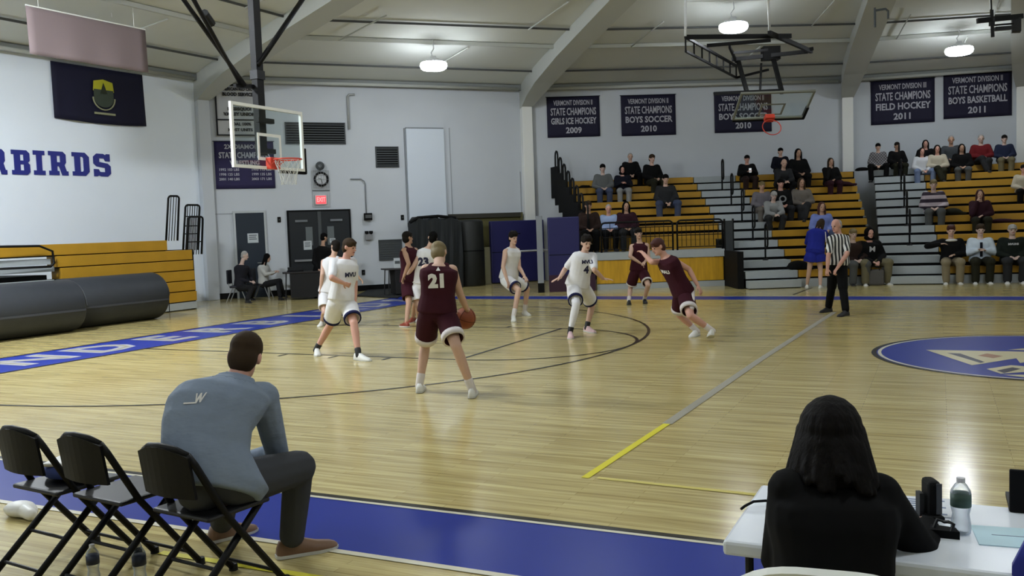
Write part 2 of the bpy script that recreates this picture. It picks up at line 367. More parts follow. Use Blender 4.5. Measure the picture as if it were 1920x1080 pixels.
def guard(t0, t1, label):
    b = bpt('C', t0, FN+.05, 1.0); root = empty('guard_rail', label, 'railing', b, math.atan2(BANKS['C'][1].y, BANKS['C'][1].x), 'guard rails on the platform')
    W_ = t1-t0; H_ = .8; r = .1
    pts = [(0,0,0), (0,0,H_-r)] + [(r-r*math.cos(a), 0, H_-r+r*math.sin(a)) for a in (.5, 1.05, 1.57)] + [(W_-r+r*math.sin(a), 0, H_-r+r*math.cos(a)) for a in (0, .5, 1.05)] + [(W_, 0, H_-r), (W_, 0, 0)]
    MB().tube(pts, .026, 8).build('rail_frame', black_metal, root, smooth=True)
    for z in (.08, .4, .65): MB().tube([(0,0,z), (W_,0,z)], .014, 6).build('rail_bar', black_metal, root)
    k = int(W_/.115)
    for j in range(1, k): MB().tube([(W_*j/k, 0, .1), (W_*j/k, 0, .65 if j % 2 else H_)], .009, 5).build('baluster', black_metal, root)
guard(2.45, 4.38, 'long black guard rail with balusters in front of three seated spectators')
guard(4.5, 5.72, 'short black guard rail with balusters beside the left stair aisle')
b = bpt('C', 5.88, FN, 0)
pr = empty('railing_post', 'tall black post at the foot of the left stair aisle', 'post', b, math.atan2(BANKS['C'][1].y, BANKS['C'][1].x))
MB().box(-.11, .11, -.04, .04, 0, 1.75).build('post_panel', mat('dark_panel', (46, 50, 52), .5), pr); MB().box(-.13, -.1, -.05, .05, 0, 1.8).build('post_edge', black_metal, pr); MB().box(.1, .13, -.05, .05, 0, 1.8).build('post_edge', black_metal, pr)
# stepped end rails of the left section
for i in range(4, NROW):
    n = i*RUN+.2; q = bpt('C', c_left(n)-.12-.02*i, n, i*RISE+.43)
    root = empty('end_rail', 'black end guard of the left bleachers, step %s from the bottom' % ('one','two','three','four','five','six','seven','eight')[i-4], 'railing', q, math.atan2(BANKS['C'][2].y, BANKS['C'][2].x) + .3, 'stepped end guards of the left bleachers')
    MB().tube([(-.26,0,-.75), (-.24,0,.86), (-.2,0,.95), (-.12,0,.98), (-.05,0,.94), (-.02,0,.84), (0.02,0,-.4)], .03, 8).build('rail_loop', black_metal, root, smooth=True)
    MB().box(-.3, .38, -.03, .03, -.5, .5).build('mesh_panel', shadow_black, root)
    MB().lathe([(.03, -.9), (.03, -.86)], 10, (-.26, 0, 0)).build('foot_cap', steel, root)

# folded bleachers on the left wall
LX = -5.28
root = empty('folded_bleachers', 'folded oak bleachers stacked flat against the left wall', 'bleachers', (LX, 9.5, 0), -math.radians(2))
for k in range(6):
    y1 = 2.72 + (0 if k < 5 else -.75); y0 = (-.83, -.83, -.85, -.95, -1.02, -6)[k]
    z0 = .225 + k*.257
    if k == 0:
        MB().box(-.06-.03*k, 0-.02*k, -6, 1.83, z0, z0+.235).build('seat_board', yellow_wood, root, bevel=.006); MB().box(-.06, 0, 1.85, y1, z0, z0+.235).build('seat_board', yellow_wood, root, bevel=.006)
    else: MB().box(-.30-.03*k, 0-.02*k, y0, y1, z0, z0+.235).build('seat_board', yellow_wood, root, bevel=.006)
    MB().box(-.34, -.04-.02*k, -6, y1-.02, z0-.025, z0+.002).build('gap_board', shadow_black, root)
MB().box(-.1, -.01, -6, 1.83, .03, .2).build('base_board', step_grey, root); MB().box(-.1, -.01, 1.85, 2.72, .03, .2).build('base_board', step_grey, root)
MB().box(-.1, -.005, 1.83, 1.85, 0, .45).build('joint_strip', shadow_black, root)
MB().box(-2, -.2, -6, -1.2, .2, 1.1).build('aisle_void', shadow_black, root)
for k, (z0, z1) in enumerate(((1.17, 1.28), (1.32, 1.44))): MB().box(-.5-.12*k, -.02-.1*k, -5, -1.14, z0, z1).build('aisle_step', step_grey, root)
MB().box(-.35, .1, -5, -1.25, .93, 1.0).build('aisle_step', step_grey, root)
MB().box(-1.5, -.1, 2.73, 2.78, .0, 1.5).build('end_panel', shadow_black, root)
hr = empty('aisle_handrail', 'black bent handrail at the left edge of the folded bleachers', 'handrail', (LX, 8.2, 1.3))
MB().tube([(0, -2, .45), (0, -.2, .42), (0, .1, .3), (0, .12, .05), (0, .04, -.02), (0, -1.6, .0)], .025, 8).build('rail_tube', black_metal, hr, smooth=True)
def rail_frame(px, label, wdt, hgt, bars, cross, z0):
    root = empty('folded_end_rail', label, 'railing', px, math.radians(84), 'folded end rails beside the folded bleachers')
    r = .06; W_, H_ = wdt, hgt; sk = .16
    P = lambda x, z: (x + sk*z/1.2, 0, z)
    MB().tube([P(0,0), P(0,H_-r), P(r*.4,H_-r*.3), P(r,H_), P(W_-r,H_), P(W_-r*.3,H_-r*.4), P(W_,H_-r), P(W_+.02,0)], .026, 8).build('rail_frame', black_metal, root, smooth=True)
    for j in range(1, bars+1): MB().tube([P(W_*j/(bars+1), 0), P(W_*j/(bars+1), H_)], .011, 5).build('baluster', black_metal, root)
    for z in cross: MB().tube([P(0,z), P(W_,z)], .016, 6).build('rail_bar', black_metal, root)
rail_frame((-5.75, 11.866, 1.729), 'tall black end rail with upright bars, leftmost above the folded bleachers', .32, 1.12, 3, (), 0)
rail_frame((-5.6, 12.26, 1.472), 'low black end rail with cross bars, at the end of the folded bleachers', .44, 1.15, 5, (.42, .62, .86), 0)
rail_frame((-5.35, 12.11, 1.366), 'front black end rail nearest the corner by the folded bleachers', .45, .95, 5, (.32,), 0)
# mat rolls
for y0, y1, x, label in ((4.4, 7.7, -4.16, 'dark rolled wrestling mat at the left edge, nearer of two'), (7.0+.74, 10.1, -4.42, 'dark rolled wrestling mat lying before the folded bleachers, farther of two')):
    root = empty('mat_roll', label, 'mat', (x, (y0+y1)/2, 0), -math.radians(3), 'rolled mats')
    L2 = (y1-y0)/2; R = .52
    spiral = []
    mb = MB(); N = 40
    prof = [(-L2, R-.05), (-L2+.02, R-.015), (-L2+.06, R), (L2-.06, R), (L2-.02, R-.015), (L2, R-.05)]
    rings = [[(r*math.cos(2*math.pi*j/N), y, R + r*math.sin(2*math.pi*j/N)) for j in range(N)] for y, r in prof]
    mb.loft(rings).build('rolled_mat', mat('mat_black', (44, 47, 52), .55, noise=.12, nscale=5, bump=.1), root, smooth=True)
    sp = [((R-.03-.028*a/6.28)*math.cos(a), L2+.004, R+(R-.03-.028*a/6.28)*math.sin(a)) for a in [k*.3 for k in range(100)]]
    MB().tube(sp, .008, 4).build('roll_edge', mat('mat_edge', (70, 73, 78), .7), root)
    MB().box(R-.004, R+.006, -L2+.05, L2-.05, R-.1, R-.06).build('mat_flap', mat('mat_flap', (58, 60, 66), .6), root)

# ---------------------------------------------------------------- things on the walls
def wthing(i, name, label, cat, u, z, off=0.0, group=None):
    a, t, L = WM[i]; out = Vector((-t.y, t.x)); q = a + t*u - out*off
    return empty(name, label, cat, (q.x, q.y, z), math.atan2(t.y, t.x), group)
def cloth_mesh(wd, hg, amp=.012, seed=1, sag=0.0):
    rng = random.Random(seed); nx, nz = 16, 10; vs = []; fs = []; ph = rng.random()*6
    for back in (0, 1):
        for k in range(nz+1):
            for j in range(nx+1):
                x = -wd/2 + wd*j/nx; z = -hg*k/nz
                z -= sag*math.sin(math.pi*j/nx)*(k/nz)
                y = -.02 - amp*(k/nz)*(1+math.sin(j*1.1+ph)) + back*.006
                vs.append((x, y, z))
    W1 = nx+1; o = (nz+1)*W1
    for k in range(nz):
        for j in range(nx):
            a = k*W1+j; fs.append((a, a+W1, a+W1+1, a+1)); fs.append((o+a, o+a+1, o+a+W1+1, o+a+W1))
    for j in range(nx): fs.append((j, j+1, o+j+1, o+j)); a = nz*W1+j; fs.append((a, o+a, o+a+1, a+1))
    for k in range(nz):
        a = k*W1; fs.append((a, o+a, o+a+W1, a+W1)); a += nx; fs.append((a, a+W1, o+a+W1, o+a))
    mb = MB(); mb.v = vs; mb.f = fs; return mb
ban_navy = mat('banner_navy', (24, 22, 46), .75, noise=.1, nscale=4); ban_txt = mat('banner_lettering', (172, 172, 182), .7); ban_white = mat('banner_white', (186, 188, 192), .7); ink = mat('banner_ink', (22, 22, 26), .7)
def banner(i, u0, u1, z0, z1, label, lines, m=ban_navy, mt=ban_txt, seed=1, group='championship banners on the back wall'):
    W_, H_ = u1-u0, z1-z0
    root = wthing(i, 'wall_banner', label, 'banner', (u0+u1)/2, z1, .01, group)
    cloth_mesh(W_, H_, .008, seed).build('banner_cloth', m, root, smooth=True)
    MB().tube([(-W_/2-.03, -.02, 0), (W_/2+.03, -.02, 0)], .012, 6).build('hanging_rod', shadow_black, root)
    for body, fr, sz, bold, mw, *xo in lines: wall_text('banner_lettering', body, sz*H_, mt, root, xo[0] if xo else 0, -.05, -H_*fr, bold, W_*mw)
    return root
SC = 'STATE CHAMPIONS'
def champ(d, sport, year): return [(d, .16, .17, .004, .74), (SC, .38, .25, .006, .86), (sport, .61, .21, .008, .86), (year, .84, .2, .008, .36)]
for k, (i, r, d, sp, yr) in enumerate(((2, (0.716, 2.44, 4.643, 5.948), 'VERMONT DIVISION II', 'GIRLS ICE HOCKEY', '2009'), (2, (3.142, 4.94, 4.621, 5.933), 'VERMONT DIVISION II', 'BOYS SOCCER', '2010'),
        (2, (6.224, 8.121, 4.632, 5.936), 'VERMONT DIVISION II', 'BOYS SOCCER', '2010'), (3, (0.743, 2.682, 4.712, 6.128), 'VERMONT DIVISION III', 'FIELD HOCKEY', '2011'), (3, (2.942, 4.946, 4.778, 6.196), 'VERMONT DIVISION II', 'BOYS BASKETBALL', '2011'))):
    banner(i, *r, ('navy state champions banner for girls ice hockey, leftmost on the back wall', 'navy state champions banner for boys soccer, second from the left', 'navy state champions banner partly behind the raised backboard', 'navy state champions banner for field hockey beside the white column', 'navy state champions banner for boys basketball, rightmost')[k], champ(d, sp, yr), seed=k+3)
r_ = (0.396, 1.763, 4.64, 6.115)
bn = banner(1, *r_, 'white blood services banner with black border behind the left backboard', [('AMERICAN RED CROSS', .09, .085, .004, .72), ('BLOOD SERVICES', .19, .09, .006, .66), ('MISSISQUOI', .47, .085, .006, .6), ('VALLEY UNION', .57, .085, .006, .66), ('GOAL 100%', .76, .08, .004, .5), ('MOST UNITS', .87, .08, .004, .56)], ban_white, ink, 9, 'banners on the back left wall')
W_, H_ = r_[1]-r_[0], r_[3]-r_[2]
for nm, a in (('border_stripe', (-W_/2+.02, W_/2-.02, -.03*H_, -.005*H_)), ('border_stripe', (-W_/2+.02, W_/2-.02, -.985*H_, -.96*H_)), ('border_stripe', (-W_/2+.02, -W_/2+.07, -.98*H_, -.01*H_)), ('border_stripe', (W_/2-.07, W_/2-.02, -.98*H_, -.01*H_)), ('border_stripe', (-W_/2+.05, W_/2-.05, -.69*H_, -.665*H_))):
    MB().box(a[0], a[1], -.055, -.045, a[2], a[3]).build(nm, ink, bn)
r_ = (0.324, 1.976, 3.156, 4.509)
bn = banner(1, *r_, 'purple wrestling champions banner with name lists below the white banner', [('2X DIAMOND', .12, .13, .004, .8), (SC, .3, .17, .006, .86), ('WRESTLING', .46, .13, .006, .5), *[(t_, fr_, .075, .002, .36, x_) for fr_, row_ in ((.6, ('1992 103 LBS', '1993 112 LBS')), (.7, ('1998 125 LBS', '1999 135 LBS')), (.8, ('2001 140 LBS', '2003 171 LBS'))) for t_, x_ in zip(row_, (-.45, .45))]], mat('banner_purple', (40, 35, 72), .75, noise=.1), ban_txt, 11, 'banners on the back left wall')
V_ = Vector
# flags on the left wall
r_ = (5.903, 8.49, 4.702, 6.049); W_, H_ = r_[1]-r_[0], r_[3]-r_[2]
fl = wthing(0, 'state_flag', 'dark navy state flag with green and gold crest on the left wall', 'flag', (r_[0]+r_[1])/2, r_[3]+.06, .03)
cloth_mesh(W_, H_, .03, 5, .04).build('flag_cloth', mat('flag_navy', (20, 20, 44), .8), fl, smooth=True)
gold = mat('crest_gold', (178, 176, 40), .7); green = mat('crest_green', (62, 72, 60), .7); creamc = mat('crest_cream', (150, 152, 120), .7)
cz = -H_*.55; cx = .05
MB().add([(cx-.27, -.09, cz+.4), (cx-.3, -.09, cz+.16), (cx+.3, -.09, cz+.16), (cx+.27, -.09, cz+.4), (cx, -.09, cz+.46)], [(0,1,2,3,4)]).build('crest_sky', gold, fl)
MB().add([(cx+.28*math.cos(a), -.092, cz+.24*math.sin(a)-.0) for a in [math.pi*k/12 for k in range(12, 25)]] + [(cx+.28, -.092, cz+.2), (cx-.28, -.092, cz+.2)], [tuple(range(15))]).build('crest_field', green, fl)
MB().tube([(cx+.31*math.cos(a), -.095, cz+.3*math.sin(a)) for a in [math.pi*(1+k/14) for k in range(15)]], .018, 6).build('crest_wreath', creamc, fl)
MB().add([(cx-.1, -.1, cz+.1), (cx+.1, -.1, cz+.1), (cx+.05, -.1, cz+.25), (cx, -.1, cz+.38), (cx-.05, -.1, cz+.25)], [(0,1,2,3,4)]).build('crest_pine', mat('crest_pine', (40, 46, 30), .7), fl)
MB().box(cx-.3, cx+.3, -.1, -.09, cz-.42, cz-.37).build('crest_ribbon', creamc, fl)
qa, qb, qc = V_((-4.279, 7.314, 6.121)), V_((-4.091, 10.005, 6.615)), V_((-4.197, 8.497, 5.434))
W_ = (qb-qa).length; zt_ = (qa.z+qb.z)/2; H_ = zt_-qc.z
fl = empty('hanging_flag', 'plain pinkish grey cloth hanging from the ceiling above the navy flag', 'flag', ((qa.x+qb.x)/2, (qa.y+qb.y)/2, zt_), math.atan2(qb.y-qa.y, qb.x-qa.x))
for x in (-W_*.4, W_*.4): MB().tube([(x, 0, 0), (x, 0, .9)], .006, 5).build('hanging_cord', white_paint, fl)
MB().tube([(-W_/2, -.015, .0), (W_/2, -.015, .0)], .015, 6).build('hanging_rod', white_paint, fl)
cloth_mesh(W_, H_, .02, 8).build('flag_cloth', mat('flag_rose_grey', (124, 110, 111), .85), fl, smooth=True)
# block letters on the left wall
LET = {'B': ([(0,0),(.6,0),(.72,.12),(.72,.42),(.64,.5),(.72,.58),(.72,.88),(.6,1),(0,1),(0,.82),(.1,.82),(.1,.18),(0,.18)], [[(.34,.18),(.48,.18),(.48,.42),(.34,.42)], [(.34,.58),(.48,.58),(.48,.82),(.34,.82)]]),
 'I': ([(0,0),(.5,0),(.5,.18),(.37,.18),(.37,.82),(.5,.82),(.5,1),(0,1),(0,.82),(.13,.82),(.13,.18),(0,.18)], []),
 'R': ([(0,0),(.42,0),(.42,.18),(.34,.18),(.34,.38),(.42,.38),(.54,0),(.8,0),(.8,.18),(.73,.18),(.65,.44),(.72,.54),(.72,.88),(.6,1),(0,1),(0,.82),(.1,.82),(.1,.18),(0,.18)], [[(.34,.55),(.48,.55),(.48,.82),(.34,.82)]]),
 'D': ([(0,0),(.55,0),(.72,.18),(.72,.82),(.55,1),(0,1),(0,.82),(.1,.82),(.1,.18),(0,.18)], [[(.34,.18),(.44,.18),(.48,.24),(.48,.76),(.44,.82),(.34,.82)]]),
 'S': ([(0,0),(.14,0),(.2,.05),(.3,0),(.58,0),(.72,.14),(.72,.46),(.6,.58),(.24,.64),(.24,.8),(.45,.8),(.5,.68),(.7,.68),(.7,1),(.56,1),(.5,.95),(.42,1),(.14,1),(0,.86),(0,.56),(.12,.44),(.48,.38),(.48,.2),(.26,.2),(.2,.32),(0,.32)], [])}
let_m = mat('letter_navy', (38, 44, 128), .5)
for ch, q0, q1 in (('R', (4.272, 3.373), (4.678, 3.895)), ('B', (4.797, 3.379), (5.234, 3.915)), ('I', (5.327, 3.392), (5.612, 3.911)), ('R', (5.71, 3.399), (6.206, 3.931)), ('D', (6.324, 3.407), (6.785, 3.944)), ('S', (6.909, 3.407), (7.39, 3.956))):
    me = poly_mesh(*LET[ch], extr=.01); wd = max(v.co.x for v in me.vertices)
    for v in me.vertices: v.co.x *= (q1[0]-q0[0])/wd; v.co.y *= .57
    me.transform(Matrix.Rotation(math.pi/2, 4, 'X')); me.materials.clear(); me.materials.append(let_m)
    a, t, L = WM[0]; q = a + t*q0[0]
    lo = link(me, 'wall_letter', None); lo.location = (q.x - .012*-t.y, q.y - .012*t.x, q0[1]); lo.rotation_euler = (0, 0, math.atan2(t.y, t.x))
    tag(lo, {'B': 'navy block letter B on the left wall', 'I': 'navy block letter I on the left wall', 'D': 'navy block letter D on the left wall', 'S': 'navy block letter S ending the word on the left wall'}.get(ch) or ('navy block letter R cut by the left picture edge' if q0[0] < 4.6 else 'navy block letter R between I and D on the left wall'), 'letter', 'block letters on the left wall')
# grilles, conduits, boxes on the back left wall
grille_m = mat('vent_grille', (70, 74, 76), .6)
def vent(i, r, label, dark=True):
    root = wthing(i, 'vent_grille', label, 'vent', r[0], r[2], 0, 'vents on the back left wall'); W_, H_ = r[1]-r[0], r[3]-r[2]
    MB().box(0, W_, -.02, 0, 0, H_).build('backing', shadow_black if dark else grille_m, root)
    mb = MB(); mb.box(0, W_, -.04, 0, 0, .03); mb.box(0, W_, -.04, 0, H_-.03, H_); mb.box(0, .03, -.04, 0, 0, H_); mb.box(W_-.03, W_, -.04, 0, 0, H_); mb.build('frame', grille_m, root)
    k = int(H_/.07)
    for j in range(1, k): MB().box(.03, W_-.03, -.035, -.015, H_*j/k-.014, H_*j/k+.014).build('louver', grille_m, root)
vent(1, (2.333, 4.11, 4.434, 5.077), 'wide dark vent grille high on the wall right of the backboard')
vent(1, (5.006, 5.732, 3.739, 4.373), 'small dark vent grille high between backboard and light panel')
vent(1, (4.978, 5.709, 0.897, 1.535), 'grey vent grille low on the wall above the small table', False)
def wtube(i, pts, r, name, label, cat, m):
    root = wthing(i, name, label, cat, pts[0][0], pts[0][1], 0)
    MB().tube([(u-pts[0][0], -.04, z-pts[0][1]) for u, z in pts], r, 8).build('pipe', m, root, smooth=True)
    return root
wtube(1, [(4.438, 5.916), (4.276, 5.912), (4.225, 5.847), (4.228, 4.88)], .035, 'wall_conduit', 'pale conduit dropping from the ceiling above the wide vent', 'pipe', mat('conduit_grey', (160, 162, 160), .6))
wtube(1, [(4.191, 3.396), (4.517, 3.393), (4.612, 3.327), (4.641, 3.23), (4.634, 2.358)], .016, 'wall_conduit', 'thin bent conduit running down to the black wall box', 'pipe', mat('conduit_grey2', (126, 130, 134), .6))
for r, lab, tw in (((4.551, 4.789, 2.143, 2.36), 'black emergency light box on the wall right of the exit doors', 0), ((4.557, 4.778, 1.542, 1.777), 'grey emergency light with two black lamps below the black box', 1)):
    root = wthing(1, 'emergency_light', lab, 'light', r[0], r[2], .03); W_, H_ = r[1]-r[0], r[3]-r[2]
    if tw:
        MB().box(0, W_, -.1, 0, 0, H_*.8).build('case', mat('box_grey', (130, 132, 134), .5), root, bevel=.01)
        for x in (.2, .8): MB().lathe([(.03, 0), (.06, .03), (.06, .1)], 12, (W_*x, -.08, H_*.75)).build('lamp_head', shadow_black, root)
    else:
        MB().box(0, W_, -.12, 0, 0, H_).build('case', shadow_black, root, bevel=.01)
        for x in (.3, .72): MB().box(W_*x-.05, W_*x+.05, -.13, -.12, H_*.3, H_*.75).build('lens', mat('lens_grey', (80, 82, 84), .3), root)
for q, lab in (((2.037, 2.237), 'small black wall switch between the two doors'), ((4.469, 0.563), 'small black wall outlet low beside the exit doors'), ((5.766, 2.198), 'small black wall fitting beside the tall light panel')):
    root = wthing(1, 'wall_switch', lab, 'switch', q[0], q[1], 0); MB().box(-.05, .05, -.03, 0, -.08, .08).build('plate', shadow_black, root, bevel=.01); MB().box(-.012, .012, -.045, -.03, -.025, .025).build('toggle', grille_m, root)
# doors
teal = mat('door_teal', (28, 38, 50), .5, noise=.05); char = mat('door_charcoal', (26, 30, 34), .5)
r = (0.8, 1.599, -0.059, 2.455); W_ = r[1]-r[0]; HD = r[3]
d1 = wthing(1, 'door_1', '', None, r[0], 0, 0); tag(d1, kind='structure')
MB().box(0, W_, -.05, 0, 0, HD).build('door_leaf', teal, d1)
mb = MB(); mb.box(-.06, 0, -.06, 0, 0, HD+.06); mb.box(W_, W_+.06, -.06, 0, 0, HD+.06); mb.box(0, W_, -.06, 0, HD, HD+.06); mb.build('door_frame', mat('frame_grey', (176, 180, 182), .5), d1)
MB().tube([(W_-.12, -.06, 1.0), (W_-.12, -.1, 1.0), (W_-.25, -.1, 1.0)], .014, 6).build('door_handle', steel, d1)
r2 = (1.11, 1.411, 1.588, 1.862)
def paper(i, r, lines, label, m=None, group='paper notices'):
    root = wthing(i, 'paper_notice', label, 'sign', r[0], r[2], .055, group); W_, H_ = r[1]-r[0], r[3]-r[2]
    MB().box(0, W_, -.006, 0, 0, H_).build('sheet', m or mat('paper_white', (186, 192, 196), .7), root)
    for k in range(lines): MB().box(W_*.14, W_*(.86 if k % 2 == 0 else .8), -.009, -.006, H_*(.84-k*.6/lines)-H_*.25/lines, H_*(.84-k*.6/lines)).build('print_line', grille_m, root)
paper(1, r2, 3, 'white printed notice on the teal door')
r = (2.309, 4.094, -0.084, 2.448); W_ = r[1]-r[0]; HD = r[3]
d2 = wthing(1, 'door_2', '', None, r[0], 0, 0); tag(d2, kind='structure')
for k in (0, 1):
    lf = MB().box(W_*.5*k+.02*k, W_*.5*(k+1)-.02*(1-k), -.05, 0, 0, HD).build('door_leaf', char, d2)
    x0 = W_*.5-.42 if k == 0 else W_*.5+.22
    MB().box(x0, x0+.2, -.06, -.05, HD-1.0, HD-.45).build('door_window', mat('wired_glass', (96, 102, 104), .3), lf)
    MB().box(W_*(.1 if k == 0 else .68), W_*(.3 if k == 0 else .88), -.1, -.05, HD-.3, HD-.24).build('door_closer', mat('closer_grey', (110, 114, 118), .5), lf)
    MB().box(W_*(.06 if k == 0 else .56), W_*(.44 if k == 0 else .94), -.11, -.07, .98, 1.04).build('push_bar', steel, lf)
MB().box(W_*.5-.05, W_*.5+.05, -.07, 0, 0, HD).build('center_mullion', mat('mullion', (66, 70, 72), .5), d2)
mb = MB(); mb.box(-.05, 0, -.06, 0, 0, HD+.05); mb.box(W_, W_+.05, -.06, 0, 0, HD+.05); mb.box(0, W_, -.06, 0, HD, HD+.05); mb.build('door_frame', shadow_black, d2)
paper(1, (2.701, 2.94, 1.324, 1.587), 4, 'white printed notice on the left exit door'); paper(1, (3.479, 3.649, 1.504, 1.638), 2, 'small white notice on the right exit door')
# clock cage, horn and exit sign
r = (3.038, 3.556, 2.577, 3.66); W_, H_ = r[1]-r[0], r[3]-r[2]
root = wthing(1, 'clock_guard_board', 'grey board with a round wall clock under a wire guard', 'clock', r[0], r[2], 0)
MB().box(0, W_, -.03, 0, 0, H_).build('board', mat('board_grey', (172, 176, 180), .6), root)
cx, cz = W_*.53, H_*.76
MB().tube([(cx+.19*math.cos(a), -.08, cz+.19*math.sin(a)) for a in [2*math.pi*k/28 for k in range(28)]], .032, 8, closed=True).build('clock_rim', shadow_black, root, smooth=True)
o = MB().lathe([(.18, 0), (.18, .03)], 28).build('clock_face', mat('clock_white', (205, 208, 210), .5), root); o.rotation_euler = (math.pi/2, 0, 0); o.location = (cx, -.04, cz)
MB().beam((cx, -.08, cz), (cx-.09, -.08, cz+.03), .012, .012).build('clock_hand', ink, root); MB().beam((cx, -.08, cz), (cx+.03, -.08, cz-.13), .01, .01).build('clock_hand', ink, root)
for k in range(7): MB().tube([(.03+k*(W_-.06)/6, -.12, H_*.5), (.03+k*(W_-.06)/6, -.12, H_)], .005, 4).build('guard_wire', steel, root)
for k in range(5): MB().tube([(.03, -.12, H_*(.52+.115*k)), (W_-.03, -.12, H_*(.52+.115*k))], .005, 4).build('guard_wire', steel, root)
MB().box(0, W_, -.05, -.03, H_*.44, H_*.46).build('board_rail', grille_m, root)
r = (3.112, 3.432, 2.659, 2.919); W_, H_ = r[1]-r[0], r[3]-r[2]
root = wthing(1, 'exit_sign', 'lit red exit sign above the double doors', 'sign', r[0], r[2], .03)
MB().box(-.01, W_+.01, -.06, 0, -.01, H_+.01).build('case', mat('sign_case', (200, 200, 200), .5), root)
MB().box(.01, W_-.01, -.068, -.06, .01, H_-.01).build('lit_panel', mat('exit_red', (232, 84, 92), .4, emit=.9), root)
wall_text('exit_lettering', 'EXIT', H_*.72, mat('exit_letter', (250, 160, 160), .4, emit=.8), root, W_/2, -.075, H_/2, .006, W_*.8)
q = (3.28, 3.785)
root = wthing(1, 'wall_horn', 'small round grey horn above the clock', 'horn', q[0], q[1], 0)
o = MB().lathe([(.05, 0), (.06, .06), (.13, .14), (.13, .16)], 18).build('bell', grille_m, root, smooth=True); o.rotation_euler = (math.pi/2, 0, 0)
MB().lathe([(.09, .155), (.05, .16)], 14).build('bell_mouth', mat('horn_pale', (150, 154, 158), .5), root).rotation_euler = (math.pi/2, 0, 0)
# tall light panel, seams, alcove opening
r = (5.97, 7.185, 2.093, 4.914); W_, H_ = r[1]-r[0], r[3]-r[2]
root = wthing(1, 'wall_panel', 'tall pale panel standing proud of the back left wall', 'panel', r[0], r[2], 0)
MB().box(0, W_, -.12, 0, 0, H_).build('panel_board', mat('panel_paint', (202, 210, 220), .75, noise=.03, nscale=1.5), root, bevel=.008); MB().box(-.05, 0, -.05, 0, -.2, H_+.02).build('panel_shadow', mat('conduit_grey2', (126, 130, 134), .6), root); MB().box(0, W_, -.1, 0, H_, H_+.04).build('panel_shadow', mat('conduit_grey2', (126, 130, 134), .6), root)  # grey edge strips draw the shadow lines around the panel
for k, (x, y0, y1) in enumerate(((975, 322, 400), (842, 245, 400))):
    a, b = (9.785, 3.578), (9.734, 2.195)
    if k: a, b = (7.409, 4.962), (7.298, 2.257)
    MB().box(-.012, .012, -.015, 0, b[1], a[1]).build('wall_seam', mat('seam_grey', (150, 154, 158), .8), walls[1]).location = (a[0], 0, 0)
a, b = (0.025, 2.445), (0.756, 2.472)
MB().box(a[0], b[0], -.012, 0, a[1]-.012, a[1]+.012).build('wall_seam', mat('seam_grey', (150, 154, 158), .8), walls[1])
r = (7.298, 9.746, -0.037, 2.257); W_, H_ = r[1]-r[0], r[3]
root = wthing(1, 'storage_alcove', 'olive storage opening in the back left wall behind the upright mats', 'alcove', r[0], 0, 0)
ol = mat('alcove_olive', (92, 88, 52), .8)
MB().box(0, W_, -.02, 0, 0, H_).build('alcove_back', ol, root)
MB().box(0, W_, -.1, -.02, H_-.14, H_).build('alcove_lintel', mat('alcove_edge', (54, 52, 44), .7), root); MB().box(-.04, .04, -.1, 0, 0, H_).build('alcove_jamb', mat('alcove_edge', (54, 52, 44), .7), root); MB().box(W_-.04, W_+.04, -.1, 0, 0, H_).build('alcove_jamb', ol, root)
MB().box(W_*.42, W_*.52, -.3, -.02, 0, H_*.52).build('alcove_post', mat('alcove_post', (150, 148, 120), .7), root)
# baseboard
a, t, L = WM[1]; MB().box(.1, 6.6, -.03, 0, 0, .17).build('baseboard_back_left', shadow_black, None, loc=(a.x, a.y, 0), rz=math.atan2(t.y, t.x))['kind'] = 'structure'
# upright mats and covered cart
mat_blue = mat('mat_blue', (34, 34, 84), .45, noise=.05)
def slab(name, label, cat, u0, u1, z1, off, th, m, i=1, group=None):
    root = wthing(i, name, label, cat, u0, 0, off, group); W_ = u1-u0
    mb = MB(); mb.box(0, W_, -th, 0, .02, z1); mb.build('pad', m, root, bevel=.03)
    MB().box(.02, W_-.02, -th-.004, -th+.01, z1*.5-.01, z1*.5+.01).build('pad_seam', shadow_black, root)
    MB().box(W_*.5-.08, W_*.5+.08, -th-.02, -th, z1*.78, z1*.78+.03).build('carry_strap', shadow_black, root)
    return root
slab('crash_mat', 'large dark blue mat standing upright left of the white post', 'mat', 8.516, 10.375, 1.995, .25, .18, mat_blue, group='upright blue mats')
bl = bpt('C', 1.35, 1.3, 0); root = empty('crash_mat', 'dark blue mat upright between the white post and the bleacher end', 'mat', bl, math.atan2(BANKS['C'][1].y, BANKS['C'][1].x), 'upright blue mats')
MB().box(-.35, .5, 0, .15, .02, 2.0).build('pad', mat_blue, root, bevel=.03); MB().box(-.33, .48, -.006, .01, .98, 1.0).build('pad_seam', shadow_black, root); MB().box(-.35, .9, -.02, .0, .0, .45).build('lower_pad', mat('mat_maroon', (52, 26, 44), .6), root)
wp = bpt('C', .78, 1.2, 0); root = empty('white_post', 'slim white post between the two dark blue mats', 'post', wp, math.atan2(BANKS['C'][1].y, BANKS['C'][1].x)); MB().box(-.08, .08, 0, .12, .25, 2.05).build('post_body', mat('post_grey', (132, 136, 142), .6), root, bevel=.01); MB().box(-.085, .085, -.0, .12, 0, .25).build('post_foot', shadow_black, root)
root = wthing(1, 'tall_black_mat', 'tall black rolled mat standing upright in front of the alcove', 'mat', 7.718, 0, .6)
MB().lathe([(.42, 0), (.45, .05), (.45, 2.06-.08), (.4, 2.06-.02), (.3, 2.06)], 28).build('rolled_mat', mat('mat_dark', (26, 28, 26), .6), root, smooth=True)
MB().tube([(.455*math.cos(a), .455*math.sin(a), 1.1) for a in [k*2*math.pi/24 for k in range(24)]], .015, 6, closed=True).build('strap', shadow_black, root)
ua, ub = 5.849, 7.292
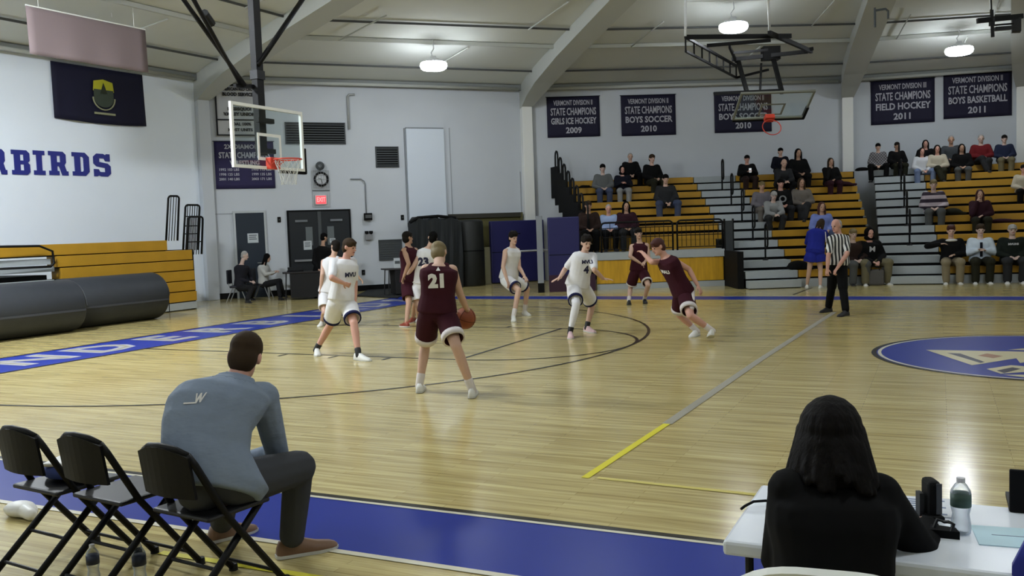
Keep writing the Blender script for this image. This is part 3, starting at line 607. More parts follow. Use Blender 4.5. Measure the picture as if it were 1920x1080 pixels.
root = wthing(1, 'covered_cart', 'black tarp draped over equipment with a lumpy top edge', 'cart', ua, 0, .3)
rng = random.Random(4); zt = 2.143
mb = MB(); N = 14; Wc = ub-ua
top = [(Wc*k/N, zt + .05*math.sin(k*1.3) - (.0 if k not in (0, N) else .08)) for k in range(N+1)]
rings = []
for k, (x, z) in enumerate(top):
    rings.append([(x, -.8, .0), (x, -.86+.03*math.sin(k*2.1), z*.5), (x, -.8, z-.05), (x, -.7, z), (x, -.1, z), (x, 0, z-.06), (x, 0, 0)])
mb.loft(rings).build('tarp', mat('tarp_black', (22, 26, 28), .7, bump=.3, nscale=3), root, smooth=False)
MB().tube([(-.16, -.75, zt-.12), (.1, -.75, zt+.02), (Wc*.5, -.75, zt+.05), (Wc*.9, -.75, zt-.02)], .05, 6).build('tarp_hem', shadow_black, root)
# silver rail before the mats
q0, q1 = (0.532, 19.073, 1.071), (1.728, 19.974, 1.083)
root = empty('barrier_rail', 'thin silver barrier rail in front of the blue mats', 'railing', (q0[0], q0[1], 0))
v = Vector((q1[0]-q0[0], q1[1]-q0[1], 0))
MB().tube([(0, 0, 0), (0, 0, q0[2]-.03), (.03*v.x, .03*v.y, q0[2]), (v.x*.95, v.y*.95, q1[2]), (v.x, v.y, q1[2]-.1), (v.x*1.01, v.y*1.01, 0)], .028, 8).build('rail_tube', steel, root, smooth=True)
MB().lathe([(.05, -.05), (.05, .05)], 10, (v.x*.5, v.y*.5, q0[2])).build('rail_joint', steel, root)
# black mat on the floor under the back table, small table by the doors
g = [(-3.06, 16.038), (-1.288, 15.375), (-2.69, 18.165), (-4.708, 19.327)]
fm = empty('floor_mat', 'black floor mat under the small table by the wall', 'mat', (g[0][0], g[0][1], 0)); MB().prism([(x-g[0][0], y-g[0][1]) for x, y in g], .0, .03).build('mat_sheet', rubber, fm)
def side_table(name, label, loc, rz, wd, dp, h, skirt, m):
    root = empty(name, label, 'table', loc, rz)
    MB().box(-wd/2, wd/2, -dp/2, dp/2, h-.035, h).build('tabletop', m, root, bevel=.006)
    for sx in (-1, 1):
        for sy in (-1, 1): MB().tube([(sx*(wd/2-.06), sy*(dp/2-.06), 0), (sx*(wd/2-.1), sy*(dp/2-.08), h-.03)], .016, 6).build('leg', dark_steel, root)
    if skirt: MB().box(-wd/2+skirt, wd/2-.02, -dp/2+.02, dp/2-.02, .06, h-.04).build('table_skirt', mat('skirt_black', (24, 24, 26), .8), root)
    return root
tq = (-1.669, 16.053); tz = .76
side_table('side_table', 'small dark table with black skirt by the wall vent', (tq[0]-.1, tq[1]+.45, 0), math.radians(48), 1.15, .6, tz, .25, mat('table_dark', (52, 50, 50), .5))
root = empty('paper_stand', 'white upright paper sign on the small dark table', 'sign', (tq[0]-.2, tq[1]+.3, tz), math.radians(30)); MB().box(-.1, .1, -.005, .005, 0, .28).build('sheet', mat('paper_white', (186, 192, 196), .7), root); MB().box(-.1, .1, -.05, .05, 0, .01).build('stand_foot', steel, root); MB().box(-.07, .07, -.008, -.005, .12, .2).build('print_line', grille_m, root)
root = empty('table_bin', 'dark low box of supplies beside the paper sign', 'box', (tq[0]+.05, tq[1]+.5, tz), math.radians(48)); MB().box(-.2, .2, -.12, .12, 0, .14).build('box_body', rubber, root, bevel=.01); MB().box(-.21, .21, -.13, .13, .12, .16).build('box_lid', dark_steel, root)
tq = (-3.942, 14.972)
side_table('ticket_table', 'dark folding table before the exit doors', (tq[0]-.15, tq[1]+.4, 0), math.radians(40), 1.5, .7, .76, .2, mat('table_black', (34, 30, 30), .5))
root = empty('laptop', 'closed dark laptop and bag on the folding table by the doors', 'laptop', (tq[0]-.55, tq[1]+.25, .76), math.radians(40)); MB().box(-.22, .22, -.15, .15, 0, .03).build('laptop_base', shadow_black, root, bevel=.006); MB().box(-.2, .2, .1, .14, .03, .12).build('laptop_lid', dark_steel, root)

# ---------------------------------------------------------------- lamps
house_m = mat('lamp_housing', (210, 212, 214), .4)
PLACE = ('over the left backboard side wall', 'above the raised side basket', 'above the right banners', 'over the left wall, just out of frame', 'inside the ring by the left basket', 'over the far middle of the court', 'over the far right court', 'over the near right court', 'over the near sideline middle', 'over the near left court', 'at the centre of the dome', 'by the right back wall', 'by the right wall', 'over the scorers side right', 'over the scorers side left', 'over the left baseline nearest the camera')
for k, (x, y, z, pw) in enumerate(LAMPS):
    rad = math.hypot(x-CX, y-CY); zc = ZT + (APEX.z-ZT)*max(0, 1-rad/20.6) - .1
    root = empty('high_bay_lamp', 'round glowing high bay lamp hanging ' + PLACE[k], 'lamp', (x, y, z), 0, 'high bay ceiling lamps')
    MB().lathe([(.34, .125), (.26, .185), (.18, .215), (.14, .23), (.09, .25), (.07, .3)], 24).build('housing', house_m, root, smooth=True)
    MB().lathe([(.28, -.06), (.34, -.02), (.365, .04), (.358, .1), (.34, .125)], 24).build('lens', mat('lamp_lens_%d' % round(pw*100), (241, 248, 255), .4, emit=LAMP_L*pw), root, smooth=True)
    MB().tube([(-.02, 0, .28), (-.06, 0, .4), (.02, 0, .5), (0, 0, zc-z)], .014, 6).build('hook_cord', house_m, root, smooth=True)

# ---------------------------------------------------------------- baskets
def glass_material():
    m = bpy.data.materials.new('backboard_glass'); m.use_nodes = True; nt = m.node_tree; nt.nodes.clear()
    o = nt.nodes.new('ShaderNodeOutputMaterial'); t = nt.nodes.new('ShaderNodeBsdfTransparent'); t.inputs[0].default_value = (.9, .94, .93, 1)
    g = nt.nodes.new('ShaderNodeBsdfGlossy'); g.inputs['Roughness'].default_value = .08; mx = nt.nodes.new('ShaderNodeMixShader'); mx.inputs[0].default_value = .06
    nt.links.new(t.outputs[0], mx.inputs[1]); nt.links.new(g.outputs[0], mx.inputs[2]); nt.links.new(mx.outputs[0], o.inputs[0]); return m
glass = glass_material(); rim_m = mat('rim_orange', (196, 62, 44), .4); net_m = mat('net_cord', (190, 190, 186), .8)
def backboard(root, net=True, pad=True, glassm=None, framem=None):      # local: face towards -Y at y=0, x lateral, z up from the board's bottom edge
    gm = glassm or glass; fm_ = framem or white_paint
    MB().box(-.885, .885, .0, .012, .03, 1.04).build('glass_panel', gm, root)
    for a in ((-.915, .915, -.02, .03, 0, .05), (-.915, .915, -.02, .03, 1.02, 1.07), (-.915, -.865, -.02, .03, .05, 1.02), (.865, .915, -.02, .03, .05, 1.02)): MB().box(*a).build('board_frame', fm_, root)
    for a in ((-.305, .305, -.008, 0, .15, .2), (-.305, .305, -.008, 0, .56, .61), (-.305, -.255, -.008, 0, .2, .56), (.255, .305, -.008, 0, .2, .56)): MB().box(*a).build('target_square', fm_, root)
    MB().box(-.12, .12, -.12, .0, .0, .2).build('rim_plate', rim_m, root, bevel=.01)
    MB().tube([(.23*math.cos(a), -.38+.23*math.sin(a), .15) for a in [2*math.pi*k/32 for k in range(32)]], .012, 8, closed=True).build('rim', rim_m, root, smooth=True)
    for sx in (-1, 1): MB().tube([(sx*.1, -.05, .04), (sx*.12, -.2, .13)], .01, 6).build('rim_brace', rim_m, root)
    if net:
        mb = MB(); n = 12
        for d in (1, -1):
            for j in range(n):
                pts = []
                for k in range(6):
                    a = 2*math.pi*(j + d*k*.5)/n; rr = (.225, .2, .17, .145, .13, .125)[k]
                    pts.append((rr*math.cos(a), -.38+rr*math.sin(a), .145-.085*k))
                mb.tube(pts, .004, 4)
        mb.build('net', net_m, root)
    if pad:
        MB().box(.915, .965, -.03, .05, -.04, .42).build('edge_pad', shadow_black, root, bevel=.01); MB().box(.25, .965, -.02, .05, -.05, 0).build('edge_pad', shadow_black, root, bevel=.01)
root = empty('basketball_hoop', 'left basketball hoop with glass backboard hung from a black mast', 'hoop', (1.22, 7.62, 2.9), math.pi/2)
backboard(root)
# mast and braces behind the board (local y>0 is away from the court; local x is across it)
MB().box(-.085, .085, .12, .24, .25, 5.3).build('mast', black_metal, root)
MB().box(-.2, .2, .03, .12, .28, .36).build('board_mount', black_metal, root); MB().box(-.2, .2, .03, .12, .8, .88).build('board_mount', black_metal, root)
MB().box(-.1, .1, .1, .26, 1.55, 1.7).build('mast_collar', dark_steel, root)
def local_hoop(q): return (q[1]-7.62, 1.22-q[0], q[2]-2.9)
for a, b in (((1.05, 7.28, 4.31), (1.6, 5.301, 5.387)), ((1.0, 7.245, 4.31), (2.0, 5.121, 5.291))): MB().tube([local_hoop(a), local_hoop(b)], .035, 8).build('diagonal_brace', black_metal, root, smooth=True)
MB().tube([local_hoop((1.1, 7.569, 4.685)), local_hoop((1.0, 9.237, 6.34))], .045, 8).build('diagonal_brace', black_metal, root, smooth=True)
MB().beam(local_hoop((1.0, 7.089, 4.282)), local_hoop((1.0, 7.753, 4.348)), .06, .06).build('brace_foot', black_metal, root)
MB().tube([local_hoop((1.62, 5.823, 5.152)), local_hoop((1.5, 6.097, 5.06))], .06, 8).build('brace_coupler', dark_steel, root)
for k in range(3): MB().box(.1, .115, .14, .2, 4.0-.35*k, 4.12-.35*k).build('mast_clip', steel, root)

# side basket swung up under the ceiling in front of the back wall
root = empty('basketball_hoop', 'raised side basket folded up under the ceiling before the back wall', 'hoop', (7.734, 18.965, 4.47), 0.443)
Rl = root.location.copy(); rzz = root.rotation_euler.z
def loc_side(q): return Matrix.Rotation(-rzz, 4, 'Z') @ (Vector(q) - Rl)
clear2 = glass
nb = len(COL.objects); before = set(o.name for o in COL.objects)
backboard(root, net=False, pad=False, framem=mat('frame_dull', (120, 122, 112), .6))
T = Matrix.Translation((.02, .1, -.16)) @ Matrix.Rotation(math.radians(60), 4, 'X')
for o in list(root.children): o.matrix_local = T @ o.matrix_local
bm_ = MB(); bm_.box(.865, .935, -.03, .05, -.03, .42); bm_.box(-.9, .93, -.03, .05, -.06, 0); o = bm_.build('edge_pad', shadow_black, root); o.matrix_local = T
ZF = 6.0
def fz(x, y, z=ZF): return x
F = {'a': (6.254, 16.575, 6.1), 'b': (8.462, 17.957, 6.1), 'c': (6.483, 21.34, 6.1), 'd': (8.633, 20.36, 6.1), 'e': (8.066, 17.262, 6.1), 'f': (6.474, 18.087, 6.1), 'g': (8.496, 19.267, 6.1)}
Lp = {k: loc_side(v) for k, v in F.items()}
MB().beam(Lp['a'], Lp['b'], .07, .1).build('frame_beam', black_metal, root)
MB().beam(Lp['e'], Lp['d'], .08, .1).build('frame_beam', black_metal, root)
MB().beam(loc_side((6.449, 17.91, 6.1)), loc_side((7.951, 18.19, 6.1)), .06, .08).build('frame_beam', black_metal, root)
MB().beam(loc_side((6.588, 20.244, 6.1)), loc_side((8.559, 20.307, 6.1)), .07, .1).build('frame_beam', black_metal, root)
MB().beam(loc_side((6.781, 19.301, 6.1)), loc_side((7.682, 19.43, 6.1)), .05, .06).build('frame_beam', black_metal, root)
MB().beam(loc_side((6.913, 18.396, 6.1)), loc_side((6.621, 20.648, 6.1)), .06, .08).build('frame_beam', black_metal, root)
A_, C_ = Lp['a'], Lp['c']; dz = Vector((0, 0, .33))
MB().beam(A_, C_, .06, .06).build('truss_chord', black_metal, root); MB().beam(A_ - dz, C_ - dz, .05, .05).build('truss_chord', black_metal, root)
for k in range(8): MB().beam(A_.lerp(C_, k/7), A_.lerp(C_, k/7) - dz, .035, .035, (1, 0, 0)).build('truss_web', black_metal, root)
B_ = loc_side((7.499, 20.529, 6.1))
MB().beam(C_ - dz, B_ - dz, .05, .06).build('truss_chord', black_metal, root)
MB().beam(loc_side((6.659, 20.685, 6.159)), loc_side((7.124, 19.494, 5.046)), .09, .12).build('hanger_leg', black_metal, root)
MB().beam(loc_side((7.608, 20.472, 6.192)), loc_side((7.975, 19.674, 5.014)), .09, .12).build('hanger_leg', black_metal, root)
MB().tube([loc_side((7.348, 20.329, 5.917)), loc_side((7.445, 19.537, 5.076))], .03, 6).build('hanger_rod', black_metal, root)
MB().beam(loc_side((6.329, 19.119, 5.076)), loc_side((8.001, 19.69, 5.069)), .08, .08).build('board_header', black_metal, root)
MB().obox(loc_side((7.448, 20.16, 5.993)), (.45, 0, 0), (0, .3, 0), (0, 0, .35)).build('winch_motor', black_metal, root)
MB().beam(loc_side((8.491, 20.109, 6.103)), loc_side((8.692, 20.206, 6.137)), .09, .09).build('beam_end', black_metal, root)
hm = mat('hanger_white', (215, 218, 220), .4)
for a, b in (((6.353, 16.321, 7.627), (6.297, 16.405, 6.09)), ((8.046, 17.232, 7.589), (7.962, 17.982, 6.241))): MB().tube([loc_side(a), loc_side(b)], .03, 8).build('hanger_pipe', hm, root, smooth=True)
MB().tube([loc_side((6.314, 16.36, 6.887)), loc_side((8.088, 17.426, 6.917))], .03, 8).build('hanger_pipe', hm, root, smooth=True)
# end of another folded basket mount at the upper right
root = empty('ceiling_basket_mount', 'end of a black folded basket mount hanging at the upper right', 'mount', (12.535, 14.757, 5.276))
Rm = Vector(root.location); lm = lambda q: Vector(q) - Rm
MB().beam(lm((12.308, 14.653, 5.335)), lm((13.081, 15.025, 5.396)), .07, .09).build('mount_beam', black_metal, root)
MB().tube([lm((12.528, 14.816, 6.129)), lm((12.553, 14.771, 5.346))], .02, 8).build('hanger_rod', black_metal, root); MB().tube([lm((12.501, 14.803, 6.13)), lm((12.527, 14.773, 5.547))], .012, 6).build('hanger_cable', hm, root)
MB().beam(lm((12.554, 14.784, 5.526)), lm((12.57, 14.755, 5.024)), .06, .06, (1, 0, 0)).build('mount_post', black_metal, root)
MB().obox(lm((12.507, 14.742, 5.247)), (.1, 0, 0), (0, .12, 0), (0, 0, .13)).build('clamp', dark_steel, root)
MB().obox(lm((12.898, 14.917, 5.112)), (.16, .05, 0), (0, .2, 0), (0, 0, .26)).build('winch_motor', dark_steel, root, bevel=.01)
MB().beam(lm((12.598, 14.785, 5.244)), lm((12.926, 14.941, 5.261)), .03, .03).build('cross_rod', black_metal, root); MB().beam(lm((12.616, 14.788, 5.173)), lm((12.88, 14.914, 5.183)), .07, .07).build('gear_box', dark_steel, root)
q = (10.483, 19.433, 6.704)
root = empty('rib_bracket', 'small grey hook bracket on the right ceiling rib', 'bracket', q); MB().tube([(-.25, 0, .05), (0, 0, .06), (.06, 0, 0), (.06, 0, -.18)], .03, 6).build('hook', grille_m, root); MB().tube([(-.24, 0, .12), (-.24, 0, -.35)], .03, 6).build('bracket_arm', grille_m, root)
# ---------------------------------------------------------------- people
V3 = Vector
class Soup(MB):
    def cap(s, a, b, ra, rb, n=10):
        a, b = V3(a), V3(b); d = b-a; L = d.length
        if L < 1e-5: d = V3((0,0,1)); L = 1e-5
        t = d/L; up = V3((0,0,1)) if abs(t.z) < .9 else V3((1,0,0)); x = up.cross(t).normalized(); y = t.cross(x)
        rings = []
        for ang in (-80, -50, -20): r = ra*math.cos(math.radians(ang)); rings.append((a + t*ra*math.sin(math.radians(ang)), r))
        rings.append((a, ra)); rings.append((b, rb))
        for ang in (20, 50, 80): r = rb*math.cos(math.radians(ang)); rings.append((b + t*rb*math.sin(math.radians(ang)), r))
        return s.loft([[c + (x*math.cos(2*math.pi*j/n) + y*math.sin(2*math.pi*j/n))*r for j in range(n)] for c, r in rings])
    def ell(s, c, ax, rad, n=14, k=9):
        c = V3(c); rings = []
        for i in range(k):
            ph = -math.pi/2 + math.pi*(i+.5)/k if False else math.radians(-84 + 168*i/(k-1))
            rings.append([c + ax[2]*rad[2]*math.sin(ph) + ax[0]*rad[0]*math.cos(ph)*math.cos(2*math.pi*j/n) + ax[1]*rad[1]*math.cos(ph)*math.sin(2*math.pi*j/n) for j in range(n)])
        if ax[0].cross(ax[1]).dot(ax[2]) < 0: rings = [r[::-1] for r in rings]
        return s.loft(rings)
    def sect(s, cs, us, vs, rus, rvs, n=18):
        rings = []
        for c, u, v, a, b in zip(cs, us, vs, rus, rvs):
            rings.append([c + u*(a*math.copysign(abs(math.cos(q))**.85, math.cos(q))) + v*(b*math.copysign(abs(math.sin(q))**.85, math.sin(q))) for q in [2*math.pi*j/n for j in range(n)]])
        return s.loft(rings)
def remesh(sp, name, voxel, m=None, smooth=2):
    me = sp.mesh('tmp'); o = bpy.data.objects.new('tmp', me); COL.objects.link(o)
    r = o.modifiers.new('r', 'REMESH'); r.mode = 'VOXEL'; r.voxel_size = voxel; r.use_smooth_shade = True
    if smooth: q = o.modifiers.new('s', 'SMOOTH'); q.factor = .5; q.iterations = smooth
    dg = bpy.context.evaluated_depsgraph_get(); out = bpy.data.meshes.new_from_object(o.evaluated_get(dg)); out.name = name
    bpy.data.objects.remove(o); bpy.data.meshes.remove(me)
    out.polygons.foreach_set('use_smooth', [True]*len(out.polygons))
    out.materials.clear()
    if m: out.materials.append(m)
    return out
def joinmesh(a, b):
    bm = bmesh.new(); bm.from_mesh(a); bm.from_mesh(b); bm.to_mesh(a); bm.free(); bpy.data.meshes.remove(b)
    a.polygons.foreach_set('use_smooth', [True]*len(a.polygons)); return a
TORSO = [(-.2, .07, .06), (-.12, .14, .105), (0, .17, .118), (.15, .163, .115), (.35, .148, .105), (.55, .156, .113), (.75, .176, .12), (.88, .172, .108), (.96, .115, .08), (1.03, .06, .055)]
class Fig:
    """joints: pl pelvis, nk neck base, hd head centre, s/e/w shoulder elbow wrist, h/k/a/t hip knee ankle toe, each L (viewer left) and R"""
    def __init__(s, J, face, H=1.0, build=1.0, voxel=.011, hv=.0055):
        s.J = {k: V3(q) for k, q in J.items()}; s.H = H; s.b = build; s.vx = voxel; s.hv = hv
        J = s.J; s.lat0 = (J['hR']-J['hL']).normalized(); s.lat1 = (J['sR']-J['sL']).normalized()
        ax = (J['nk']-J['pl']).normalized(); s.ax = ax
        if abs(s.lat0.dot(ax)) > .95: s.lat0 = s.lat1
        up = (J['hd']-J['nk']).normalized(); f = V3(face).normalized(); s.up = (up + V3((0,0,.6))).normalized()
        s.f = (f - s.up*f.dot(s.up)).normalized(); s.rt = s.f.cross(s.up).normalized()
        s.hc = J['hd'] + s.up*.02
    def torso(s, sp, inf=0.0, t0=-.2, t1=1.03, depth=1.0, flare=0.0, neck=True):
        J = s.J; cs, us, vs, ru, rv = [], [], [], [], []
        Lg = (J['nk']-J['pl']).length; bend = getattr(s, 'bend', V3((0,0,0)))
        prof = [q for q in TORSO if t0-.001 <= q[0] <= t1+.001]
        if prof[0][0] > t0: prof = [s._at(t0)] + prof
        if prof[-1][0] < t1: prof = prof + [s._at(t1)]
        for t, a, b in prof:
            tt = min(max(t, 0), 1); c = J['pl'].lerp(J['nk'], t) + bend*math.sin(math.pi*tt)
            u = s.lat0.lerp(s.lat1, tt); u = (u - s.ax*u.dot(s.ax)).normalized(); v = s.ax.cross(u)
            fl = flare*max(0, .5-tt)
            cs.append(c); us.append(u); vs.append(v); ru.append((a*s.b*s.H + inf + fl)); rv.append((b*s.b*s.H + inf + fl)*depth)
        return sp.sect(cs, us, vs, ru, rv)
    def _at(s, t):
        for q0, q1 in zip(TORSO, TORSO[1:]):
            if q0[0] <= t <= q1[0]:
                k = (t-q0[0])/(q1[0]-q0[0]); return (t, q0[1]+(q1[1]-q0[1])*k, q0[2]+(q1[2]-q0[2])*k)
        return (t,)+TORSO[-1][1:]
    def arm(s, sp, S_, inf=0.0, upto=2.0, start=0.0):
        J, H = s.J, s.H*(.5+.5*s.b); a, b, c = J['s'+S_], J['e'+S_], J['w'+S_]
        a = a - (a-J['nk']).normalized()*.01
        if start == 0: sp.cap(a.lerp(J['nk'], .35) - V3((0,0,.02)), a, .06*H+inf*.8, .06*H+inf)
        e = a.lerp(b, min(1, upto)); sp.cap(a, e, .058*H+inf, (.058-.016*min(1, upto))*H+inf)
        if upto > 1:
            m = b.lerp(c, .3*min(1, (upto-1)/.3)); sp.cap(b, m, .042*H+inf, .042*H+inf)
            if upto > 1.3: sp.cap(m, b.lerp(c, upto-1), .042*H+inf, (.042-.014*(upto-1))*H+inf*.8)
    def leg(s, sp, S_, inf=0.0, upto=2.0, flare=0.0):
        J, H = s.J, s.H*(.4+.6*s.b); a, b, c = J['h'+S_], J['k'+S_], J['a'+S_]
        u = min(1, upto); sp.cap(a, a.lerp(b, u), .092*H+inf, (.092-.034*u)*H+inf+flare)
        if upto > 1:
            d = (c-b); m = b + d*.3; back = s.f*-1
            sp.cap(b, m, .056*H+inf, .057*H+inf)
            if upto > 1.3: sp.cap(m, b + d*(upto-1), .057*H+inf, (.057-.021*(upto-1))*H+inf+flare)
    def legcut(s, sp, S_, inf, upto, flare):      # loose shorts leg with an open straight hem
        J, H = s.J, s.H*(.4+.6*s.b); a, b = J['h'+S_], J['k'+S_]; d = (b-a).normalized(); x = s.lat0 - d*s.lat0.dot(d); x.normalize(); y = d.cross(x); rings = []
        for q in (-.12, .0, .25, .5, upto*.85, upto):
            r = (.094-.03*max(q, 0))*H + inf*(.6 if q < .1 else 1) + flare*max(0, q)/upto
            if q < 0: r *= .8
            rings.append([a.lerp(b, q) + (x*math.cos(2*math.pi*j/20) + y*1.08*math.sin(2*math.pi*j/20))*r for j in range(20)])
        for q, dr in ((upto, .022), (upto-.14, .03)): r = (.094-.03*upto)*H + inf + flare - dr; rings.append([a.lerp(b, q) + (x*math.cos(2*math.pi*j/20) + y*1.08*math.sin(2*math.pi*j/20))*r for j in range(20)])
        sp.loft(rings)
    def foot(s, sp, S_):
        J, H = s.J, s.H; a, t = J['a'+S_], J['t'+S_]; sp.cap(a, a + V3((0,0,-.03)), .034*H, .03*H); sp.cap(a + V3((0,0,-.04)), (a + V3((0,0,-.055))).lerp(t, .75), .026*H, .018*H)
    def head(s, sp):
        J = s.J; H = .5+.5*s.H; ax = (s.rt, s.f, s.up); hc = s.hc
        sp.ell(hc + s.up*.025*H, ax, (.074*H, .094*H, .1*H)); sp.ell(hc - s.up*.05*H + s.f*.022*H, ax, (.058*H, .07*H, .072*H))
        sp.cap(hc + s.f*.09*H + s.up*.015, hc + s.f*.108*H - s.up*.022, .009, .015, 8)
        sp.ell(hc + s.f*.078*H - s.up*.085*H, ax, (.026, .022, .022))
        sp.cap(hc + s.f*.082*H + s.up*.03 - s.rt*.03, hc + s.f*.082*H + s.up*.03 + s.rt*.03, .012, .012, 8)
        for k in (-1, 1): sp.ell(hc + s.rt*k*.078*H - s.f*.008, ax, (.012, .022, .034), 10, 7)
        sp.cap(J['nk'] - s.up*.05, hc - s.up*.06 - s.f*.015, .06*s.H, .054*s.H)
    def hand(s, sp, S_, hdir=None, pn=None, curl=.5, spread=.16):
        J = s.J; w = J['w'+S_]; d = V3(hdir).normalized() if hdir else (w-J['e'+S_]).normalized()
        n = V3(pn) if pn else V3((0,0,-1)); n = n - d*n.dot(d)
        if n.length < .05: n = s.f - d*s.f.dot(d)
        n.normalize(); x = d.cross(n).normalized()
        side = 1 if x.dot(J['pl']-w + s.f*.2) > 0 else -1
        x = x*side; k = .92*s.H
        sp.cap(w - d*.02, w + d*.012, .026*k, .027*k); ax = (x, d, n)
        sp.ell(w + d*.052*k, ax, (.04*k, .054*k, .016*k), 12, 7)
        for q, (off, L) in enumerate(((.03, .072), (.010, .08), (-.011, .075), (-.031, .058))):
            b0 = w + d*.088*k + x*off*k; dd = (d + x*off/.03*spread).normalized()
            b1 = b0 + (dd*math.cos(curl*.6) + n*math.sin(curl*.6))*L*.5*k; b2 = b1 + (dd*math.cos(curl*1.7) + n*math.sin(curl*1.7))*L*.55*k
            sp.cap(b0 - dd*.02, b1, .0098*k, .009*k, 8); sp.cap(b1, b2, .009*k, .0075*k, 8)
        b0 = w + d*.022*k + x*.03*k; b1 = b0 + (x*.75 + d*.7 + n*.25).normalized()*.036*k; sp.cap(b0, b1, .0135*k, .011*k, 8); sp.cap(b1, b1 + (d*.9 + x*.35 + n*.35).normalized()*.034*k, .011*k, .008*k, 8)
    def body(s, hands=None, m=None):
        sp = Soup(); s.torso(sp)
        for S_ in 'LR': s.arm(sp, S_); s.leg(sp, S_); s.foot(sp, S_)
        s.head(sp)
        me = remesh(sp, 'person', s.vx, m, 2)
        hs = Soup(); hands = hands or {}
        for S_ in 'LR': s.hand(hs, S_, **hands.get(S_, {}))
        return joinmesh(me, remesh(hs, 'hands', s.hv, None, 1))
    def shoe_mesh(s, S_, m, high=.0):
        J, H = s.J, s.H; a, t = J['a'+S_], J['t'+S_]; base = a + V3((0,0,-.085*H)); d = (t + V3((0,0,-.03)) - base); L = max(d.length, .1)
        d.normalize(); up = (V3((0,0,1)) - d*d.z).normalized(); x = d.cross(up)
        rings = []
        for q, wd, ht in ((-.085, .022, .05), (-.07, .036, .085+high), (-.03, .04, .1+high), (.03, .042, .1+high*.8), (.08, .046, .078), (.14, .052, .058), (L+.0, .046, .046), (L+.03, .03, .036), (L+.042, .012, .026)):
            c = base + d*q; wd *= H; ht *= H
            rings.append([c + x*wd*.9, c + x*wd*1.02 + up*.018, c + x*wd*.9 + up*ht*.6, c + x*wd*.45 + up*ht, c - x*wd*.45 + up*ht, c - x*wd*.9 + up*ht*.6, c - x*wd*1.02 + up*.018, c - x*wd*.9])
        mb = MB().loft(rings); me = mb.mesh('shoe', m, True); return me
    def sole_mesh(s, S_, m):
        J, H = s.J, s.H; a, t = J['a'+S_], J['t'+S_]; base = a + V3((0,0,-.085*H)); d = (t + V3((0,0,-.03)) - base); L = max(d.length, .1); d.normalize(); up = (V3((0,0,1)) - d*d.z).normalized(); x = d.cross(up); rings = []
        for q, wd in ((-.09, .02), (-.07, .038), (0, .043), (.08, .048), (.14, .055), (L, .049), (L+.035, .03), (L+.047, .012)):
            c = base + d*q; wd *= H; rings.append([c + x*wd - up*.002, c + x*wd + up*.016, c - x*wd + up*.016, c - x*wd - up*.002])
        return MB().loft(rings).mesh('sole', m, False)
    def sock_mesh(s, S_, h, m):
        J = s.J; a, k = J['a'+S_], J['k'+S_]; sp = Soup(); d = (k-a).normalized(); sp.cap(a - d*.03, a + d*h, .042*s.H, .047*s.H, 12); return sp.mesh('sock', m, True)
    def hair_mesh(s, style, m, vx=.01):
        H = .5+.5*s.H; ax = (s.rt, s.f, s.up); hc = s.hc; sp = Soup()
        if style == 'short': sp.ell(hc + s.up*.052*H - s.f*.008*H, ax, (.086*H, .106*H, .09*H)); sp.ell(hc - s.f*.04*H - s.up*.01*H, ax, (.079*H, .07*H, .09*H)); sp.ell(hc + s.up*.085*H + s.f*.055*H, ax, (.066*H, .042*H, .028*H))
        elif style == 'mop':
            sp.ell(hc + s.up*.058*H - s.f*.012*H, ax, (.09*H, .106*H, .092*H)); sp.ell(hc - s.f*.04*H - s.up*.01*H, ax, (.082*H, .074*H, .09*H)); sp.ell(hc + s.up*.095*H + s.f*.06*H, ax, (.07*H, .045*H, .03*H))
            for k in range(9): a = k*.7; sp.ell(hc + s.up*(.115+.015*math.sin(k*3))*H + s.rt*.05*math.cos(a)*H + s.f*.055*math.sin(a)*H, ax, (.032, .032, .028), 8, 5)
        elif style == 'crop': sp.ell(hc + s.up*.042*H - s.f*.014*H, ax, (.079*H, .094*H, .098*H)); sp.ell(hc - s.f*.036*H - s.up*.02*H, ax, (.07*H, .064*H, .075*H))
        elif style == 'fringe': sp.ell(hc + s.up*.035*H - s.f*.05*H, ax, (.08*H, .062*H, .07*H)); sp.ell(hc - s.f*.05*H - s.up*.02*H, ax, (.077*H, .055*H, .06*H))
        elif style == 'long':
            sp.ell(hc + s.up*.038*H - s.f*.016*H, ax, (.088*H, .1*H, .1*H)); sp.ell(hc - s.f*.05*H - s.up*.04*H, ax, (.09*H, .06*H, .12*H))
            for k in (-1, 1): sp.cap(hc + s.rt*k*.075*H - s.f*.005 + s.up*.02, hc + s.rt*k*.085*H + s.f*.015 - s.up*.2*H, .03, .026); sp.cap(hc + s.rt*k*.04 - s.f*.06, hc + s.rt*k*.05 - s.f*.07 - s.up*.24*H, .04, .03)
        elif style == 'cap':
            sp.ell(hc + s.up*.045*H - s.f*.006*H, ax, (.085*H, .102*H, .09*H)); sp.ell(hc + s.up*.05*H + s.f*.1*H, ax, (.062*H, .06*H, .012*H)); sp.ell(hc - s.f*.05 - s.up*.02, ax, (.07*H, .05*H, .06*H))
        elif style == 'hood': sp.ell(hc + s.up*.03*H - s.f*.028*H, ax, (.105*H, .108*H, .125*H)); sp.ell(hc - s.up*.1*H - s.f*.02*H, ax, (.11*H, .1*H, .07*H))
        return remesh(sp, 'hair', vx, m, 2)
    def eye_mesh(s, m):
        H = .5+.5*s.H; sp = Soup(); ax = (s.rt, s.f, s.up)
        return [Soup().ell(s.hc + s.f*.083*H + s.rt*k*.031*H + s.up*.008, ax, (.015, .012, .008), 10, 6).mesh('eye', m, True) for k in (-1, 1)]
